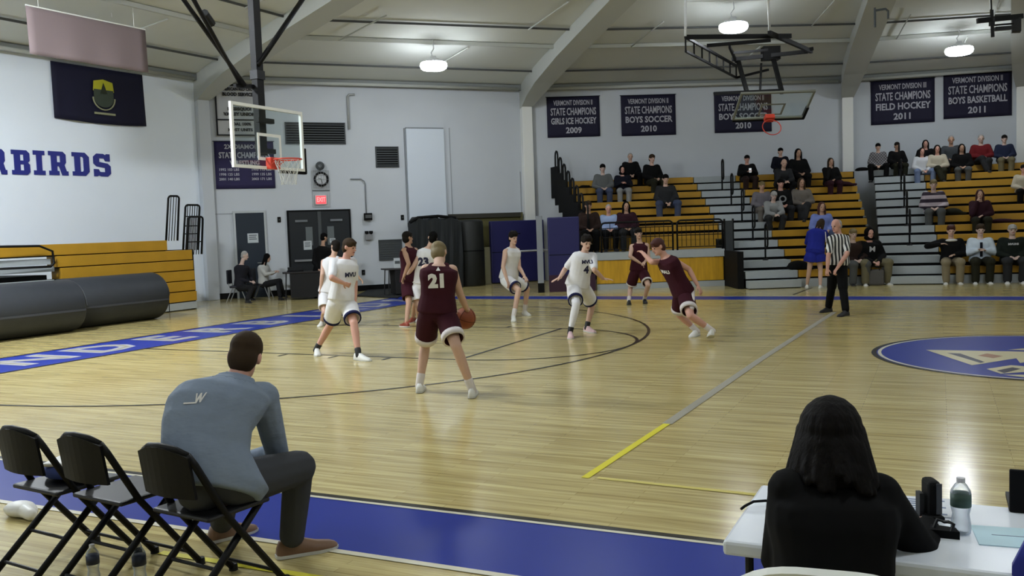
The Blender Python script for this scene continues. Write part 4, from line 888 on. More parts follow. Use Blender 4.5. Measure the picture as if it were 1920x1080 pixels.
    def brow_mesh(s, m):
        H = .5+.5*s.H; sp = Soup()
        for k in (-1, 1): sp.cap(s.hc + s.f*.092*H + s.rt*k*.016*H + s.up*.034, s.hc + s.f*.083*H + s.rt*k*.042*H + s.up*.033, .0045, .0035, 6)
        return sp.mesh('eyebrows', m, True)
    def mouth_mesh(s, m):
        H = .5+.5*s.H; return Soup().cap(s.hc + s.f*.0905*H - s.rt*.02 - s.up*.055*H, s.hc + s.f*.0905*H + s.rt*.02 - s.up*.055*H, .0065, .0065, 8).mesh('mouth', m, True)
    def ring_mesh(s, kind, S_, t, inf, h, m):     # hem and waist bands
        sp = Soup()
        if kind == 'torso': s.torso(sp, inf, t, t+h); me = remesh(sp, 'band', .012, m, 1)
        else:
            J, H = s.J, s.H*(.4+.6*s.b); a, b = J['h'+S_], J['k'+S_]; r = lambda q: (.094-.03*q)*H + .027 + .02*q/.78 + inf
            d = (b-a).normalized(); x = s.lat0 - d*s.lat0.dot(d); x.normalize(); y = d.cross(x)*1.08
            sp.loft([[a.lerp(b, q) + (x*math.cos(2*math.pi*j/20)+y*math.sin(2*math.pi*j/20))*r_ for j in range(20)] for q, r_ in ((t, r(t)*.97), (t, r(t)), (t+h, r(t+h)), (t+h, r(t+h)-.02))], cap=False); me = sp.mesh('band', m, True)
        return me
def decal(me, target, origin, right, up, m, name, parent, lift=.006):
    """lay a flat lettering mesh on a garment: right/up span its plane, it is pressed on along -(right x up)"""
    bm = bmesh.new(); bm.from_mesh(me); bmesh.ops.triangulate(bm, faces=bm.faces)
    for _ in range(2):
        ed = [e for e in bm.edges if e.calc_length() > .025]
        if ed: bmesh.ops.subdivide_edges(bm, edges=ed, cuts=1)
    bvh = BVHTree.FromPolygons([v.co.copy() for v in target.vertices], [tuple(q.vertices) for q in target.polygons])
    right, up, o = V3(right).normalized(), V3(up).normalized(), V3(origin); n = right.cross(up).normalized()
    for v in bm.verts:
        q = o + right*v.co.x + up*v.co.y + n*.4; hit = bvh.ray_cast(q, -n, .8)
        base = hit[0] if hit[0] else o + right*v.co.x + up*v.co.y
        v.co = base + n*(lift + max(0, v.co.z))
    bm.to_mesh(me); bm.free(); me.materials.clear(); me.materials.append(m)
    return link(me, name, parent)

SK = {'fair': mat('skin_fair', (192, 158, 140), .55), 'tan': mat('skin_tan', (172, 136, 114), .55), 'pale': mat('skin_pale', (192, 166, 154), .55), 'ruddy': mat('skin_ruddy', (192, 146, 130), .55)}
HR = {'dark': mat('hair_dark', (22, 18, 15), .8, spec=.15), 'brown': mat('hair_brown', (52, 40, 28), .8, spec=.15), 'sandy': mat('hair_sandy', (110, 96, 64), .6), 'grey': mat('hair_grey', (150, 148, 144), .6), 'black': mat('hair_black', (9, 8, 8), .85, spec=.1), 'auburn': mat('hair_auburn', (62, 26, 20), .6)}
eye_m = mat('eye_dark', (30, 24, 22), .3); lip_m = mat('lips', (150, 84, 78), .5)
C_ = lambda key, *c: mat('cloth_' + key, c, .88, noise=.06, nscale=14, spec=.15)
j_white = C_('jersey_white', 214, 214, 218); j_maroon = C_('jersey_maroon', 54, 20, 30); navy_trim = C_('trim_navy', 28, 30, 66); sh_white = mat('shoe_white', (212, 212, 208), .5); sh_black = mat('shoe_black', (24, 24, 26), .5); sole_m = mat('sole_white', (190, 190, 184), .6)
def place(name, label, root, group=None): tag(root, label, 'person', group); return root
def player(J, loc, label, face, kit, hair, skin='fair', H=1.0, build=1.0, hands=None, top='tank', bottom='shorts', shoes=None, socks=None, sleeve=0, faceparts=True, extra=None, bend=None, topinf=.022, botinf=.027, upto=.78, voxel=.011):
    f = Fig(J, face, H, build, voxel)
    if bend: f.bend = V3(bend)
    sk = SK[skin]; me = f.body(hands, sk); root = bpy.data.objects.new('person', me); COL.objects.link(root); root.location = (loc[0], loc[1], 0); place('person', label, root)
    mt, mbm = kit
    sp = Soup(); f.torso(sp, topinf, -.12 if bottom in ('pants',) else -.02, .93, 1.0, .03); f.torso(sp, topinf*.6, .8, .985)
    if top != 'tank':
        for S_ in 'LR': f.arm(sp, S_, .016, {'tee': .8, 'long': 1.93, 'half': 1.0}[top])
        f.torso(sp, topinf, .7, 1.01)
    else:
        for S_ in 'LR': a = f.J['s'+S_]; n0 = f.J['nk']; sp.cap(n0.lerp(a, .5) + V3((0,0,.005)), n0.lerp(a, .66) - V3((0,0,.035)), .05, .055)
    shirt = remesh(sp, 'jersey' if top == 'tank' else 'shirt', .012, mt, 2); so = link(shirt, shirt.name.split('.')[0], root)
    sp = Soup(); f.torso(sp, botinf*.8, -.2, .2)
    for S_ in 'LR':
        if bottom == 'shorts': f.legcut(sp, S_, botinf, upto, .02)
        else: f.leg(sp, S_, .016, 1.94, .012)
    shorts = remesh(sp, 'shorts' if bottom == 'shorts' else 'trousers', .013, mbm, 2); bo = link(shorts, shorts.name.split('.')[0], root)
    for S_ in 'LR':
        link(f.shoe_mesh(S_, shoes or sh_white), 'shoe', root); link(f.sole_mesh(S_, sole_m if (shoes or sh_white) is not sh_black else sh_black), 'sole', root)
        if socks: link(f.sock_mesh(S_, socks[1], socks[0]), 'sock', root)
    if hair: link(f.hair_mesh(hair[0], hair[1]), 'cap' if hair[0] == 'cap' else 'hair', root)
    if faceparts:
        for e in f.eye_mesh(eye_m): link(e, 'eye', root)
        link(f.brow_mesh(hair[1] if hair else HR['grey']), 'eyebrows', root); link(f.mouth_mesh(lip_m), 'mouth', root)
    return root, f, shirt, shorts
VR = V3((0.903, 0.429, 0)); VB = V3((-0.429, 0.903, 0)); UP = V3((0, 0, 1))     # across and along the view of the stands
def ring(root, f, kind, S_, t, inf, h, m, name): link(f.ring_mesh(kind, S_, t, inf, h, m), name, root)
num_white = mat('number_white', (220, 218, 214), .7); num_navy = mat('number_navy', (30, 30, 60), .7); w_trim = C_('trim_white', 206, 200, 200)

loc, J = ((6.907, 3.433), {'tL': (-0.468, 0.306, 0.03), 'aL': (-0.373, 0.106, 0.09), 'tR': (0.25, 0.187, 0.03), 'aR': (0.334, -0.017, 0.09), 'pl': (-0.073, 0.03, 0.892), 'nk': (-0.026, 0.033, 1.383), 'hd': (-0.091, 0.153, 1.48), 'sL': (-0.169, -0.016, 1.337), 'sR': (0.096, 0.108, 1.321), 'hL': (-0.155, -0.011, 0.856), 'hR': (0.013, 0.068, 0.849), 'wL': (-0.034, 0.411, 0.831), 'wR': (0.076, 0.432, 0.865), 'eL': (-0.273, 0.168, 1.039), 'kL': (-0.333, 0.194, 0.5), 'eR': (0.089, 0.252, 1.055), 'kR': (0.231, -0.13, 0.546)})
hh = {'R': dict(hdir=(-.5, .5, -.35), pn=(-.6, .2, .1), curl=.8), 'L': dict(hdir=(.5, .4, -.1), pn=(.6, -.1, .2), curl=.8)}
root, f, sh, st = player(J, loc, 'player in maroon jersey 21 seen from behind, holding the basketball', VB*1 + VR*.2, (j_maroon, j_maroon), ('short', HR['sandy']), 'fair', 1.0, 1.0, hh, socks=(w_trim, .1), faceparts=False, topinf=.03)
decal(text_mesh('21', .185, 0, .012), sh, f.J['pl'].lerp(f.J['nk'], .66), VR, UP, num_white, 'jersey_number', root); decal(text_mesh('\u25b2', .05, 0, .0), sh, f.J['pl'].lerp(f.J['nk'], .92) - VB*.05, VR, UP, num_white, 'jersey_emblem', root)
ring(root, f, 'torso', None, .0, .036, .06, w_trim, 'waistband')
for S_ in 'LR': ring(root, f, 'leg', S_, 0.62, .005, .16, w_trim, 'hem_trim')
q = [V3(f.J['wL']), V3(f.J['wR'])]; bc = (q[0]+q[1])/2 + VB*.06 - UP*.075 + VR*.02
ball = empty('basketball', 'orange brown basketball held at the right hip of maroon player 21', 'ball', V3((loc[0], loc[1], 0)) + bc)
ax = (V3((1,0,0)), V3((0,1,0)), V3((0,0,1)))
MB.ell = Soup.ell
Soup().ell((0,0,0), ax, (.121, .121, .121), 28, 17).build('ball_skin', mat('ball_leather', (128, 66, 38), .6, noise=.1, nscale=40), ball, smooth=True)
for k in range(4):
    pts = [(.1215*math.cos(a), .1215*math.sin(a), 0) for a in [2*math.pi*j/36 for j in range(36)]]
    Rm_ = (Matrix.Rotation(.4, 4, 'Y'), Matrix.Rotation(math.pi/2, 4, 'X'), Matrix.Rotation(math.pi/2+.4, 4, 'Y'), Matrix.Rotation(math.pi/4, 4, 'Z') @ Matrix.Rotation(math.pi/2, 4, 'X'))[k]
    MB().tube([Rm_ @ V3(q) for q in pts], .0022, 5, closed=True).build('ball_seam', shadow_black, ball)
loc, J = ((3.862, 5.668), {'tL': (-0.312, -0.016, 0.03), 'aL': (-0.453, 0.155, 0.09), 'tR': (0.741, -0.274, 0.03), 'aR': (0.53, -0.207, 0.09), 'pl': (0.079, 0.096, 0.811), 'nk': (0.129, 0.161, 1.379), 'hd': (0.182, 0.176, 1.529), 'sL': (0.019, 0.017, 1.334), 'sR': (0.148, 0.3, 1.334), 'hL': (0.026, 0.013, 0.773), 'hR': (0.114, 0.198, 0.757), 'wL': (0.249, -0.082, 1.059), 'wR': (0.244, 0.173, 0.782), 'eL': (0.162, -0.229, 1.137), 'kL': (-0.212, 0.197, 0.452), 'eR': (0.215, 0.234, 1.045), 'kR': (0.376, -0.063, 0.489)})
root, f, sh, st = player(J, loc, 'white uniform player with dark socks standing at left, guarding with bent arm', VR*.9 - VB*.35, (j_white, j_white), ('short', HR['brown']), 'ruddy', 1.0, 1.02, {'L': dict(pn=(0, 1, -.2), curl=.9), 'R': dict(curl=.5)}, top='tee', socks=(sh_black, .06))
for S_ in 'LR': ring(root, f, 'leg', S_, 0.69, .005, .1, navy_trim, 'hem_trim')
fr = (VR*.75 - VB*.66).normalized(); decal(text_mesh('MVU', .085, 0, .004), sh, f.J['pl'].lerp(f.J['nk'], .62), V3((-fr.y, fr.x, 0)), UP, num_navy, 'jersey_wordmark', root)
loc, J = ((1.232, 9.288), {'tL': (-0.262, -0.205, 0.03), 'aL': (-0.353, -0.002, 0.09), 'tR': (0.578, -0.217, 0.03), 'aR': (0.41, -0.073, 0.09), 'pl': (-0.147, -0.023, 0.647), 'nk': (-0.071, 0.062, 1.315), 'hd': (-0.034, 0.092, 1.487), 'sL': (-0.269, 0.017, 1.219), 'sR': (0.076, 0.127, 1.249), 'hL': (-0.221, -0.061, 0.609), 'hR': (-0.037, 0.026, 0.602), 'wL': (-0.223, -0.164, 0.729), 'wR': (0.428, 0.159, 0.917), 'eL': (-0.17, -0.164, 0.993), 'kL': (-0.066, -0.291, 0.295), 'eR': (0.32, 0.031, 1.077), 'kR': (0.246, 0.293, 0.188)})
root, f, sh, st = player(J, loc, 'white uniform player mostly hidden behind the guarding white player', -VR*.5 + VB*.6, (j_white, j_white), ('short', HR['dark']), 'fair', 1.0, .98, faceparts=False)
loc, J = ((2.645, 9.666), {'tL': (-0.031, -0.287, 0.03), 'aL': (0.153, -0.403, 0.089), 'tR': (-0.172, 0.213, 0.03), 'aR': (-0.19, 0.39, 0.089), 'pl': (-0.017, 0.051, 0.811), 'nk': (-0.033, 0.09, 1.453), 'hd': (-0.051, 0.093, 1.604), 'sL': (-0.062, -0.038, 1.398), 'sR': (0.032, 0.227, 1.386), 'hL': (-0.072, 0.022, 0.773), 'hR': (0.074, 0.091, 0.767), 'wL': (-0.009, -0.159, 0.925), 'wR': (0.229, 0.176, 0.932), 'eL': (0.099, -0.147, 1.151), 'kL': (0.084, -0.181, 0.429), 'eR': (0.065, 0.269, 1.131), 'kR': (0.008, 0.168, 0.377)})
root, f, sh, st = player(J, loc, 'maroon player with dark hair by the small table, back half turned', VR*.7 + VB*.6, (j_maroon, j_maroon), ('short', HR['dark']), 'tan', .98, .95, faceparts=False, shoes=mat('shoe_rust', (130, 56, 40), .5))
loc, J = ((2.878, 9.777), {'tL': (-0.385, 0.362, 0.03), 'aL': (-0.241, 0.193, 0.09), 'tR': (0.039, 0.056, 0.03), 'aR': (0.179, -0.117, 0.09), 'pl': (-0.078, 0.019, 0.764), 'nk': (0.069, 0.136, 1.42), 'hd': (0.133, 0.179, 1.588), 'sL': (-0.058, 0.07, 1.345), 'sR': (0.178, 0.182, 1.336), 'hL': (-0.16, -0.024, 0.717), 'hR': (0.013, 0.058, 0.711), 'wL': (-0.27, -0.173, 0.899), 'wR': (0.075, 0.317, 0.814), 'eL': (-0.115, -0.125, 1.094), 'kL': (-0.056, -0.127, 0.364), 'eR': (0.186, 0.286, 1.048), 'kR': (-0.045, 0.204, 0.334)})
root, f, sh, st = player(J, loc, 'white jersey 23 player seen from behind, partly hidden by maroon 21', -VR*.3 + VB*.9, (j_white, j_white), ('short', HR['black']), 'fair', 1.0, 1.0, faceparts=False)
ring(root, f, 'torso', None, -.01, .034, .05, navy_trim, 'waistband')
decal(text_mesh('23', .2, 0, .012), sh, f.J['pl'].lerp(f.J['nk'], .62), (VR + VB*-.15).normalized(), UP, num_navy, 'jersey_number', root)
loc, J = ((4.229, 11.092), {'tL': (0.23, -0.73, 0.03), 'aL': (0.137, -0.532, 0.089), 'tR': (0.078, 0.306, 0.03), 'aR': (-0.082, 0.456, 0.089), 'pl': (-0.184, -0.031, 0.774), 'nk': (-0.064, -0.041, 1.375), 'hd': (-0.032, -0.071, 1.53), 'sL': (-0.151, -0.2, 1.29), 'sR': (-0.022, 0.084, 1.297), 'hL': (-0.214, -0.114, 0.748), 'hR': (-0.139, 0.044, 0.748), 'wL': (-0.038, -0.385, 0.744), 'wR': (0.182, -0.076, 0.815), 'eL': (-0.131, -0.36, 1.009), 'kL': (0.168, -0.336, 0.567), 'eR': (0.018, 0.047, 0.986), 'kR': (0.009, 0.41, 0.542)})
root, f, sh, st = player(J, loc, 'white uniform player crouching in front of the blue mat', -VB*.85 + VR*.5, (j_white, j_white), ('mop', HR['dark']), 'fair', 1.0, .98, socks=(w_trim, .12))
for S_ in 'LR': ring(root, f, 'leg', S_, 0.70, .005, .09, navy_trim, 'hem_trim')
loc, J = ((6.37, 8.744), {'tL': (0.11, -0.605, 0.03), 'aL': (0.023, -0.402, 0.09), 'tR': (0.201, 0.181, 0.03), 'aR': (0.033, 0.325, 0.09), 'pl': (-0.012, 0.051, 0.781), 'nk': (0.134, 0.048, 1.313), 'hd': (0.172, 0.02, 1.441), 'sL': (0.003, -0.018, 1.258), 'sR': (0.241, 0.149, 1.238), 'hL': (-0.066, 0.023, 0.749), 'hR': (0.074, 0.089, 0.744), 'wL': (-0.192, -0.245, 0.931), 'wR': (0.421, 0.098, 0.887), 'eL': (-0.186, 0.0, 1.062), 'kL': (0.106, -0.322, 0.513), 'eR': (0.337, -0.081, 1.035), 'kR': (0.097, 0.424, 0.445)})
root, f, sh, st = player(J, loc, 'white jersey 4 player with one white legging, arms spread low', -VB*.95 + VR*.3, (j_white, j_white), ('mop', HR['dark']), 'fair', 1.0, 1.0, {'L': dict(pn=(0, 0, -1), curl=.15, hdir=tuple(-VR*.9 - UP*.35 - VB*.3)), 'R': dict(pn=(0, 0, -1), curl=.15, hdir=tuple(VR*.95 - UP*.1 - VB*.2))}, top='tee', shoes=mat('shoe_pink', (206, 176, 180), .5), socks=(sh_black, .06))
for S_ in 'LR': ring(root, f, 'leg', S_, 0.70, .005, .09, navy_trim, 'hem_trim')
sp = Soup(); f.leg(sp, 'L', .008, 1.8); link(remesh(sp, 'legging', .011, j_white, 2), 'legging', root)
fr = (-VB*.95 + VR*.2).normalized(); rr = V3((-fr.y, fr.x, 0))
decal(text_mesh('MVU', .08, 0, .004), sh, f.J['pl'].lerp(f.J['nk'], .72) + rr*.03, rr, UP, num_navy, 'jersey_wordmark', root); decal(text_mesh('4', .16, 0, .008), sh, f.J['pl'].lerp(f.J['nk'], .48) + rr*.05, rr, UP, num_navy, 'jersey_number', root)
loc, J = ((5.616, 14.281), {'tL': (-0.05, -0.39, 0.03), 'aL': (-0.119, -0.183, 0.089), 'tR': (0.234, -0.108, 0.03), 'aR': (0.152, 0.093, 0.089), 'pl': (0.039, 0.071, 0.726), 'nk': (0.077, 0.077, 1.324), 'hd': (0.072, 0.033, 1.512), 'sL': (-0.082, -0.004, 1.248), 'sR': (0.225, 0.143, 1.26), 'hL': (-0.036, 0.033, 0.681), 'hR': (0.124, 0.108, 0.675), 'wL': (0.136, -0.148, 0.9), 'wR': (0.247, -0.116, 0.92), 'eL': (-0.051, -0.231, 1.046), 'kL': (-0.19, 0.179, 0.341), 'eR': (0.262, 0.12, 1.013), 'kR': (0.321, -0.166, 0.411)})
root, f, sh, st = player(J, loc, 'maroon player facing the camera with hands together, before the guard rail', -VB, (j_maroon, j_maroon), ('short', HR['dark']), 'fair', .98, 1.0, shoes=sh_black, socks=(w_trim, .08))
for S_ in 'LR': ring(root, f, 'leg', S_, 0.71, .005, .08, w_trim, 'hem_trim')
loc, J = ((8.484, 8.456), {'tL': (-0.237, 0.171, 0.03), 'aL': (-0.204, 0.339, 0.09), 'tR': (0.114, -0.126, 0.068), 'aR': (0.182, -0.331, 0.179), 'pl': (-0.278, -0.084, 0.701), 'nk': (-0.492, -0.258, 1.243), 'hd': (-0.572, -0.308, 1.373), 'sL': (-0.603, -0.073, 1.157), 'sR': (-0.357, -0.287, 1.18), 'hL': (-0.322, -0.041, 0.665), 'hR': (-0.234, -0.133, 0.657), 'wL': (-0.843, -0.198, 1.295), 'wR': (-0.048, -0.134, 0.807), 'eL': (-0.664, -0.367, 1.172), 'kL': (-0.427, 0.207, 0.343), 'eR': (-0.19, -0.084, 1.049), 'kR': (-0.076, -0.501, 0.403)})
root, f, sh, st = player(J, loc, 'maroon player leaning and running to the left near the three point arc', -VR*.95 - VB*.3 - UP*.2, (j_maroon, j_maroon), ('short', HR['auburn']), 'ruddy', 1.0, 1.0, socks=(w_trim, .1))
for S_ in 'LR': ring(root, f, 'leg', S_, 0.62, .005, .16, w_trim, 'hem_trim')
sp = Soup(); sp.cap(f.J['hR'] + VR*.1 - VB*.06 + UP*.06, f.J['hR'].lerp(f.J['kR'], .6) + VR*.03 - VB*.09, .03, .04); link(remesh(sp, 'side_panel', .01, w_trim, 1), 'side_panel', root)
fr = (-VR*.75 - VB*.66).normalized(); rr = V3((-fr.y, fr.x, 0)); decal(text_mesh('MAU', .08, 0, .004), sh, f.J['pl'].lerp(f.J['nk'], .7), rr, f.ax, num_white, 'jersey_wordmark', root)
# referee
def stripes():
    m = bpy.data.materials.new('cloth_referee_stripes'); m.use_nodes = True; nt = m.node_tree; b = nt.nodes['Principled BSDF']; b.inputs['Roughness'].default_value = .85
    tc = nt.nodes.new('ShaderNodeTexCoord'); wv = nt.nodes.new('ShaderNodeTexWave'); wv.inputs['Scale'].default_value = 5.2; wv.bands_direction = 'X'
    mp = nt.nodes.new('ShaderNodeMapping'); mp.inputs['Rotation'].default_value = (0, 0, -0.443); rp = nt.nodes.new('ShaderNodeValToRGB'); rp.color_ramp.interpolation = 'CONSTANT'; rp.color_ramp.elements[0].color = rgb(24, 24, 26); rp.color_ramp.elements[1].color = rgb(206, 206, 204); rp.color_ramp.elements[1].position = .5
    nt.links.new(tc.outputs['Object'], mp.inputs[0]); nt.links.new(mp.outputs[0], wv.inputs[0]); nt.links.new(wv.outputs['Fac'], rp.inputs[0]); nt.links.new(rp.outputs[0], b.inputs['Base Color']); return m
loc, J = ((9.994, 12.392), {'tL': (-0.303, 0.112, 0.03), 'aL': (-0.199, 0.284, 0.09), 'tR': (0.069, -0.568, 0.03), 'aR': (0.157, -0.366, 0.09), 'pl': (-0.011, 0.062, 0.928), 'nk': (0.008, 0.107, 1.427), 'hd': (-0.024, 0.069, 1.563), 'sL': (-0.118, -0.014, 1.337), 'sR': (0.129, 0.159, 1.336), 'hL': (-0.073, 0.03, 0.882), 'hR': (0.049, 0.087, 0.877), 'wL': (-0.155, -0.236, 0.82), 'wR': (0.005, -0.215, 0.827), 'eL': (-0.141, -0.172, 1.075), 'kL': (-0.124, 0.139, 0.478), 'eR': (0.165, -0.07, 1.084), 'kR': (0.094, -0.144, 0.479)})
blk = C_('black', 9, 9, 10)
root, f, sh, st = player(J, loc, 'referee in black and white striped shirt and black trousers, facing left', -VR*.8 - VB*.5, (stripes(), blk), None, 'ruddy', 1.0, 1.05, {'L': dict(curl=.9), 'R': dict(curl=1.0)}, top='tee', bottom='pants', shoes=sh_black, topinf=.018)
ring(root, f, 'torso', None, .0, .03, .05, sh_black, 'belt')
link(f.hair_mesh('fringe', HR['grey']), 'hair', root)
# standing girl in blue and dark figure at the doors
loc, J = ((8.836, 18.482), {'tL': (-0.203, 0.331, 0.03), 'aL': (-0.17, 0.137, 0.08), 'tR': (0.178, 0.146, 0.03), 'aR': (0.165, -0.051, 0.08), 'pl': (0.04, 0.085, 0.912), 'nk': (0.074, 0.274, 1.448), 'hd': (0.131, 0.454, 1.576), 'sL': (-0.103, 0.161, 1.363), 'sR': (0.256, 0.331, 1.362), 'hL': (-0.044, 0.042, 0.863), 'hR': (0.123, 0.121, 0.857), 'wL': (-0.107, 0.468, 1.035), 'wR': (0.204, 0.692, 1.316), 'eL': (-0.183, 0.267, 1.123), 'kL': (-0.099, 0.042, 0.454), 'eR': (0.284, 0.528, 1.211), 'kR': (0.157, 0.105, 0.434)})
blu = C_('royal_blue', 34, 42, 132)
root, f, sh, st = player(J, loc, 'girl in royal blue top and skirt standing with her back turned before the bleachers', VB, (blu, blu), ('long', HR['brown']), 'fair', .9, 1.15, top='half', faceparts=False, topinf=.045, botinf=.07, upto=.5, voxel=.013)
sp = Soup(); sp.cap(f.J['nk'].lerp(f.J['sR'], .8) - VB*.12, f.J['pl'].lerp(f.J['sR'], .5) - VB*.14 + VR*.1, .014, .014); link(remesh(sp, 'white_stripe', .009, w_trim, 1), 'white_stripe', root)
loc, J = ((-3.938, 15.579), {'tL': (0.074, -0.295, 0.03), 'aL': (-0.051, -0.127, 0.085), 'tR': (0.235, -0.112, 0.03), 'aR': (0.106, 0.054, 0.085), 'pl': (-0.011, 0.045, 0.69), 'nk': (0.058, 0.131, 1.429), 'hd': (0.086, 0.161, 1.65), 'sL': (-0.13, 0.034, 1.317), 'sR': (0.259, 0.218, 1.302), 'hL': (-0.106, -0.003, 0.649), 'hR': (0.096, 0.092, 0.641), 'wL': (0.104, -0.169, 0.805), 'wR': (0.246, -0.048, 0.781), 'eL': (-0.097, -0.106, 0.996), 'kL': (0.118, -0.293, 0.371), 'eR': (0.317, 0.138, 0.978), 'kR': (0.284, -0.179, 0.362)})
root, f, sh, st = player(J, loc, 'person in black coat standing before the dark exit doors', VR*.3 + VB*.3, (blk, blk), ('short', HR['black']), 'tan', .96, 1.05, top='long', bottom='pants', shoes=sh_black, faceparts=False, topinf=.03, voxel=.014)
loc, J = ((-5.42, 14.344), {'tL': (0.518, -0.508, 0.03), 'aL': (0.326, -0.424, 0.085), 'tR': (-0.057, 0.288, 0.03), 'aR': (-0.243, 0.384, 0.085), 'pl': (-0.211, -0.068, 0.436), 'nk': (-0.182, -0.014, 1.003), 'hd': (-0.103, 0.041, 1.232), 'sL': (-0.231, -0.154, 0.909), 'sR': (-0.163, 0.188, 0.904), 'hL': (-0.141, -0.15, 0.384), 'hR': (-0.254, 0.018, 0.386), 'wL': (0.083, -0.032, 0.549), 'wR': (0.037, 0.169, 0.55), 'eL': (-0.129, -0.166, 0.618), 'kL': (0.278, -0.16, 0.383), 'eR': (-0.157, 0.309, 0.616), 'kR': (0.017, 0.221, 0.37)})
root, f, sh, st = player(J, loc, 'grey haired man in dark jacket seated on a chair by the teal door', VR*.8 + VB*.1, (C_('dark_jacket', 30, 30, 36), C_('dark_trousers', 28, 28, 30)), ('crop', HR['grey']), 'pale', .95, 1.08, top='long', bottom='pants', shoes=sh_black, topinf=.03, voxel=.014); OLD = (loc, J)
loc, J = ((-5.162, 15.386), {'tL': (0.523, -0.55, 0.03), 'aL': (0.346, -0.46, 0.081), 'tR': (-0.093, 0.327, 0.03), 'aR': (-0.268, 0.42, 0.081), 'pl': (-0.449, -0.182, 0.43), 'nk': (-0.461, -0.149, 0.956), 'hd': (-0.365, -0.091, 1.133), 'sL': (-0.461, -0.287, 0.888), 'sR': (-0.467, 0.011, 0.903), 'hL': (-0.382, -0.262, 0.405), 'hR': (-0.49, -0.092, 0.409), 'wL': (-0.142, -0.069, 0.737), 'wR': (-0.201, 0.071, 0.76), 'eL': (-0.283, -0.289, 0.691), 'kL': (0.12, -0.245, 0.476), 'eR': (-0.442, 0.146, 0.697), 'kR': (-0.254, 0.273, 0.474)})
root, f, sh, st = player(J, loc, 'seated person in pale grey sweater with crossed dark legs by the doors', VR*.8 + VB*.2, (C_('pale_sweater', 172, 172, 168), C_('dark_trousers', 28, 28, 30)), ('long', HR['black']), 'fair', .92, 1.0, top='long', bottom='pants', shoes=sh_black, topinf=.03, voxel=.014); WO2 = (loc, J)
# man on the chair in front, scorer at the table
loc, J = ((8.146, -0.976), {'tL': (-0.205, 0.244, 0.03), 'aL': (-0.261, 0.072, 0.09), 'tR': (0.422, 0.175, 0.03), 'aR': (0.3, 0.003, 0.09), 'pl': (0.342, -0.562, 0.557), 'nk': (0.222, -0.288, 0.988), 'hd': (0.214, -0.195, 1.098), 'sL': (0.169, -0.516, 0.946), 'sR': (0.327, -0.177, 0.909), 'hL': (0.314, -0.641, 0.559), 'hR': (0.383, -0.488, 0.541), 'wL': (-0.007, -0.065, 0.508), 'wR': (0.003, 0.051, 0.51), 'eL': (-0.035, -0.396, 0.64), 'kL': (0.034, -0.15, 0.521), 'eR': (0.278, -0.047, 0.573), 'kR': (0.407, -0.036, 0.511)})
gq = mat('cloth_grey_pullover', (122, 134, 151), .88, noise=.06, nscale=3.5, spec=.15, bump=1.0, stretch=(1, 1, 2.2)); gt = C_('grey_trousers', 62, 64, 68)
root, f, sh, st = player(J, loc, 'man in grey blue quarter zip pullover leaning forward on a folding chair', V3((-.42, .88, 0)), (gq, gt), ('short', HR['brown']), 'ruddy', 1.0, 1.2, {'L': dict(curl=1.0), 'R': dict(curl=1.0)}, top='long', bottom='pants', shoes=mat('shoe_brown_leather', (112, 84, 62), .45), faceparts=True, topinf=.028, bend=(-.03, -.1, .03), voxel=.009); COACH = (loc, J)
fr = V3((.24, -.97, 0)); rr = V3((-fr.y, fr.x, 0)).normalized()
decal(poly_mesh([(-.018, .018), (-.012, .018), (-.008, -.006), (.0, .018), (.005, .018), (.009, -.006), (.017, .018), (.022, .018), (.01, -.022), (.005, -.022), (.001, -.004), (-.004, -.022), (-.01, -.022)], extr=0), sh, f.J['pl'].lerp(f.J['nk'], 1.0) + rr*.0 + UP*.0, rr, UP, num_white, 'pullover_emblem', root); decal(poly_mesh([(-.028, -.003), (.028, -.003), (.028, .003), (-.028, .003)], extr=0), sh, f.J['pl'].lerp(f.J['nk'], .95) - rr*.035, rr, UP, num_white, 'pullover_mark', root)
sp = Soup(); sp.torso = None; f.torso(sp, .03, .96, 1.06); link(remesh(sp, 'collar', .01, gq, 1), 'collar', root)
loc, J = ((11.323, -1.74), {'tL': (-0.118, 0.162, 0.03), 'aL': (-0.098, 0.005, 0.079), 'tR': (0.081, 0.221, 0.03), 'aR': (0.091, 0.064, 0.079), 'pl': (0.02, -0.236, 0.474), 'nk': (0.011, -0.164, 0.912), 'hd': (0.005, -0.113, 1.026), 'sL': (-0.111, -0.222, 0.903), 'sR': (0.151, -0.1, 0.877), 'hL': (-0.069, -0.236, 0.442), 'hR': (0.102, -0.155, 0.436), 'wL': (-0.112, 0.052, 0.707), 'wR': (0.275, 0.234, 0.692), 'eL': (-0.153, -0.16, 0.657), 'kL': (-0.111, 0.159, 0.483), 'eR': (0.265, 0.006, 0.666), 'kR': (0.083, 0.236, 0.481)})
root, f, sh, st = player(J, loc, 'woman with long dark hair in black sweater seated at the scorers table', V3((-.1, 1, -.1)), (blk, blk), None, 'fair', .92, 1.06, {'L': dict(curl=.3), 'R': dict(curl=.4)}, top='long', bottom='pants', shoes=sh_black, faceparts=True, topinf=.028, voxel=.009); WOM = (loc, J)
sp = Soup(); ax = (f.rt, f.f, f.up); hc = f.hc
sp.ell(hc + f.up*.03 - f.f*.012, ax, (.098, .108, .108)); sp.ell(hc - f.f*.04 - f.up*.06, ax, (.112, .085, .13)); sp.ell(hc - f.f*.05 - f.up*.1, ax, (.122, .075, .06))
rng = random.Random(3)
for k in range(34):
    a = math.pi*(.02 + .96*k/33); x = f.rt*math.cos(a)*-1 - f.f*math.sin(a)
    top_ = hc + x*.085 + f.up*.03; sp.cap(top_, hc + x*(.112 + .03*rng.random()) - f.up*(.1 + .06*rng.random()), .02, .011, 7)
link(remesh(sp, 'hair', .0065, mat('hair_soft_black', (9, 6, 5), .7, noise=.4, nscale=9, spec=.12, bump=.35, stretch=(9, 9, .8)), 1), 'hair', root)

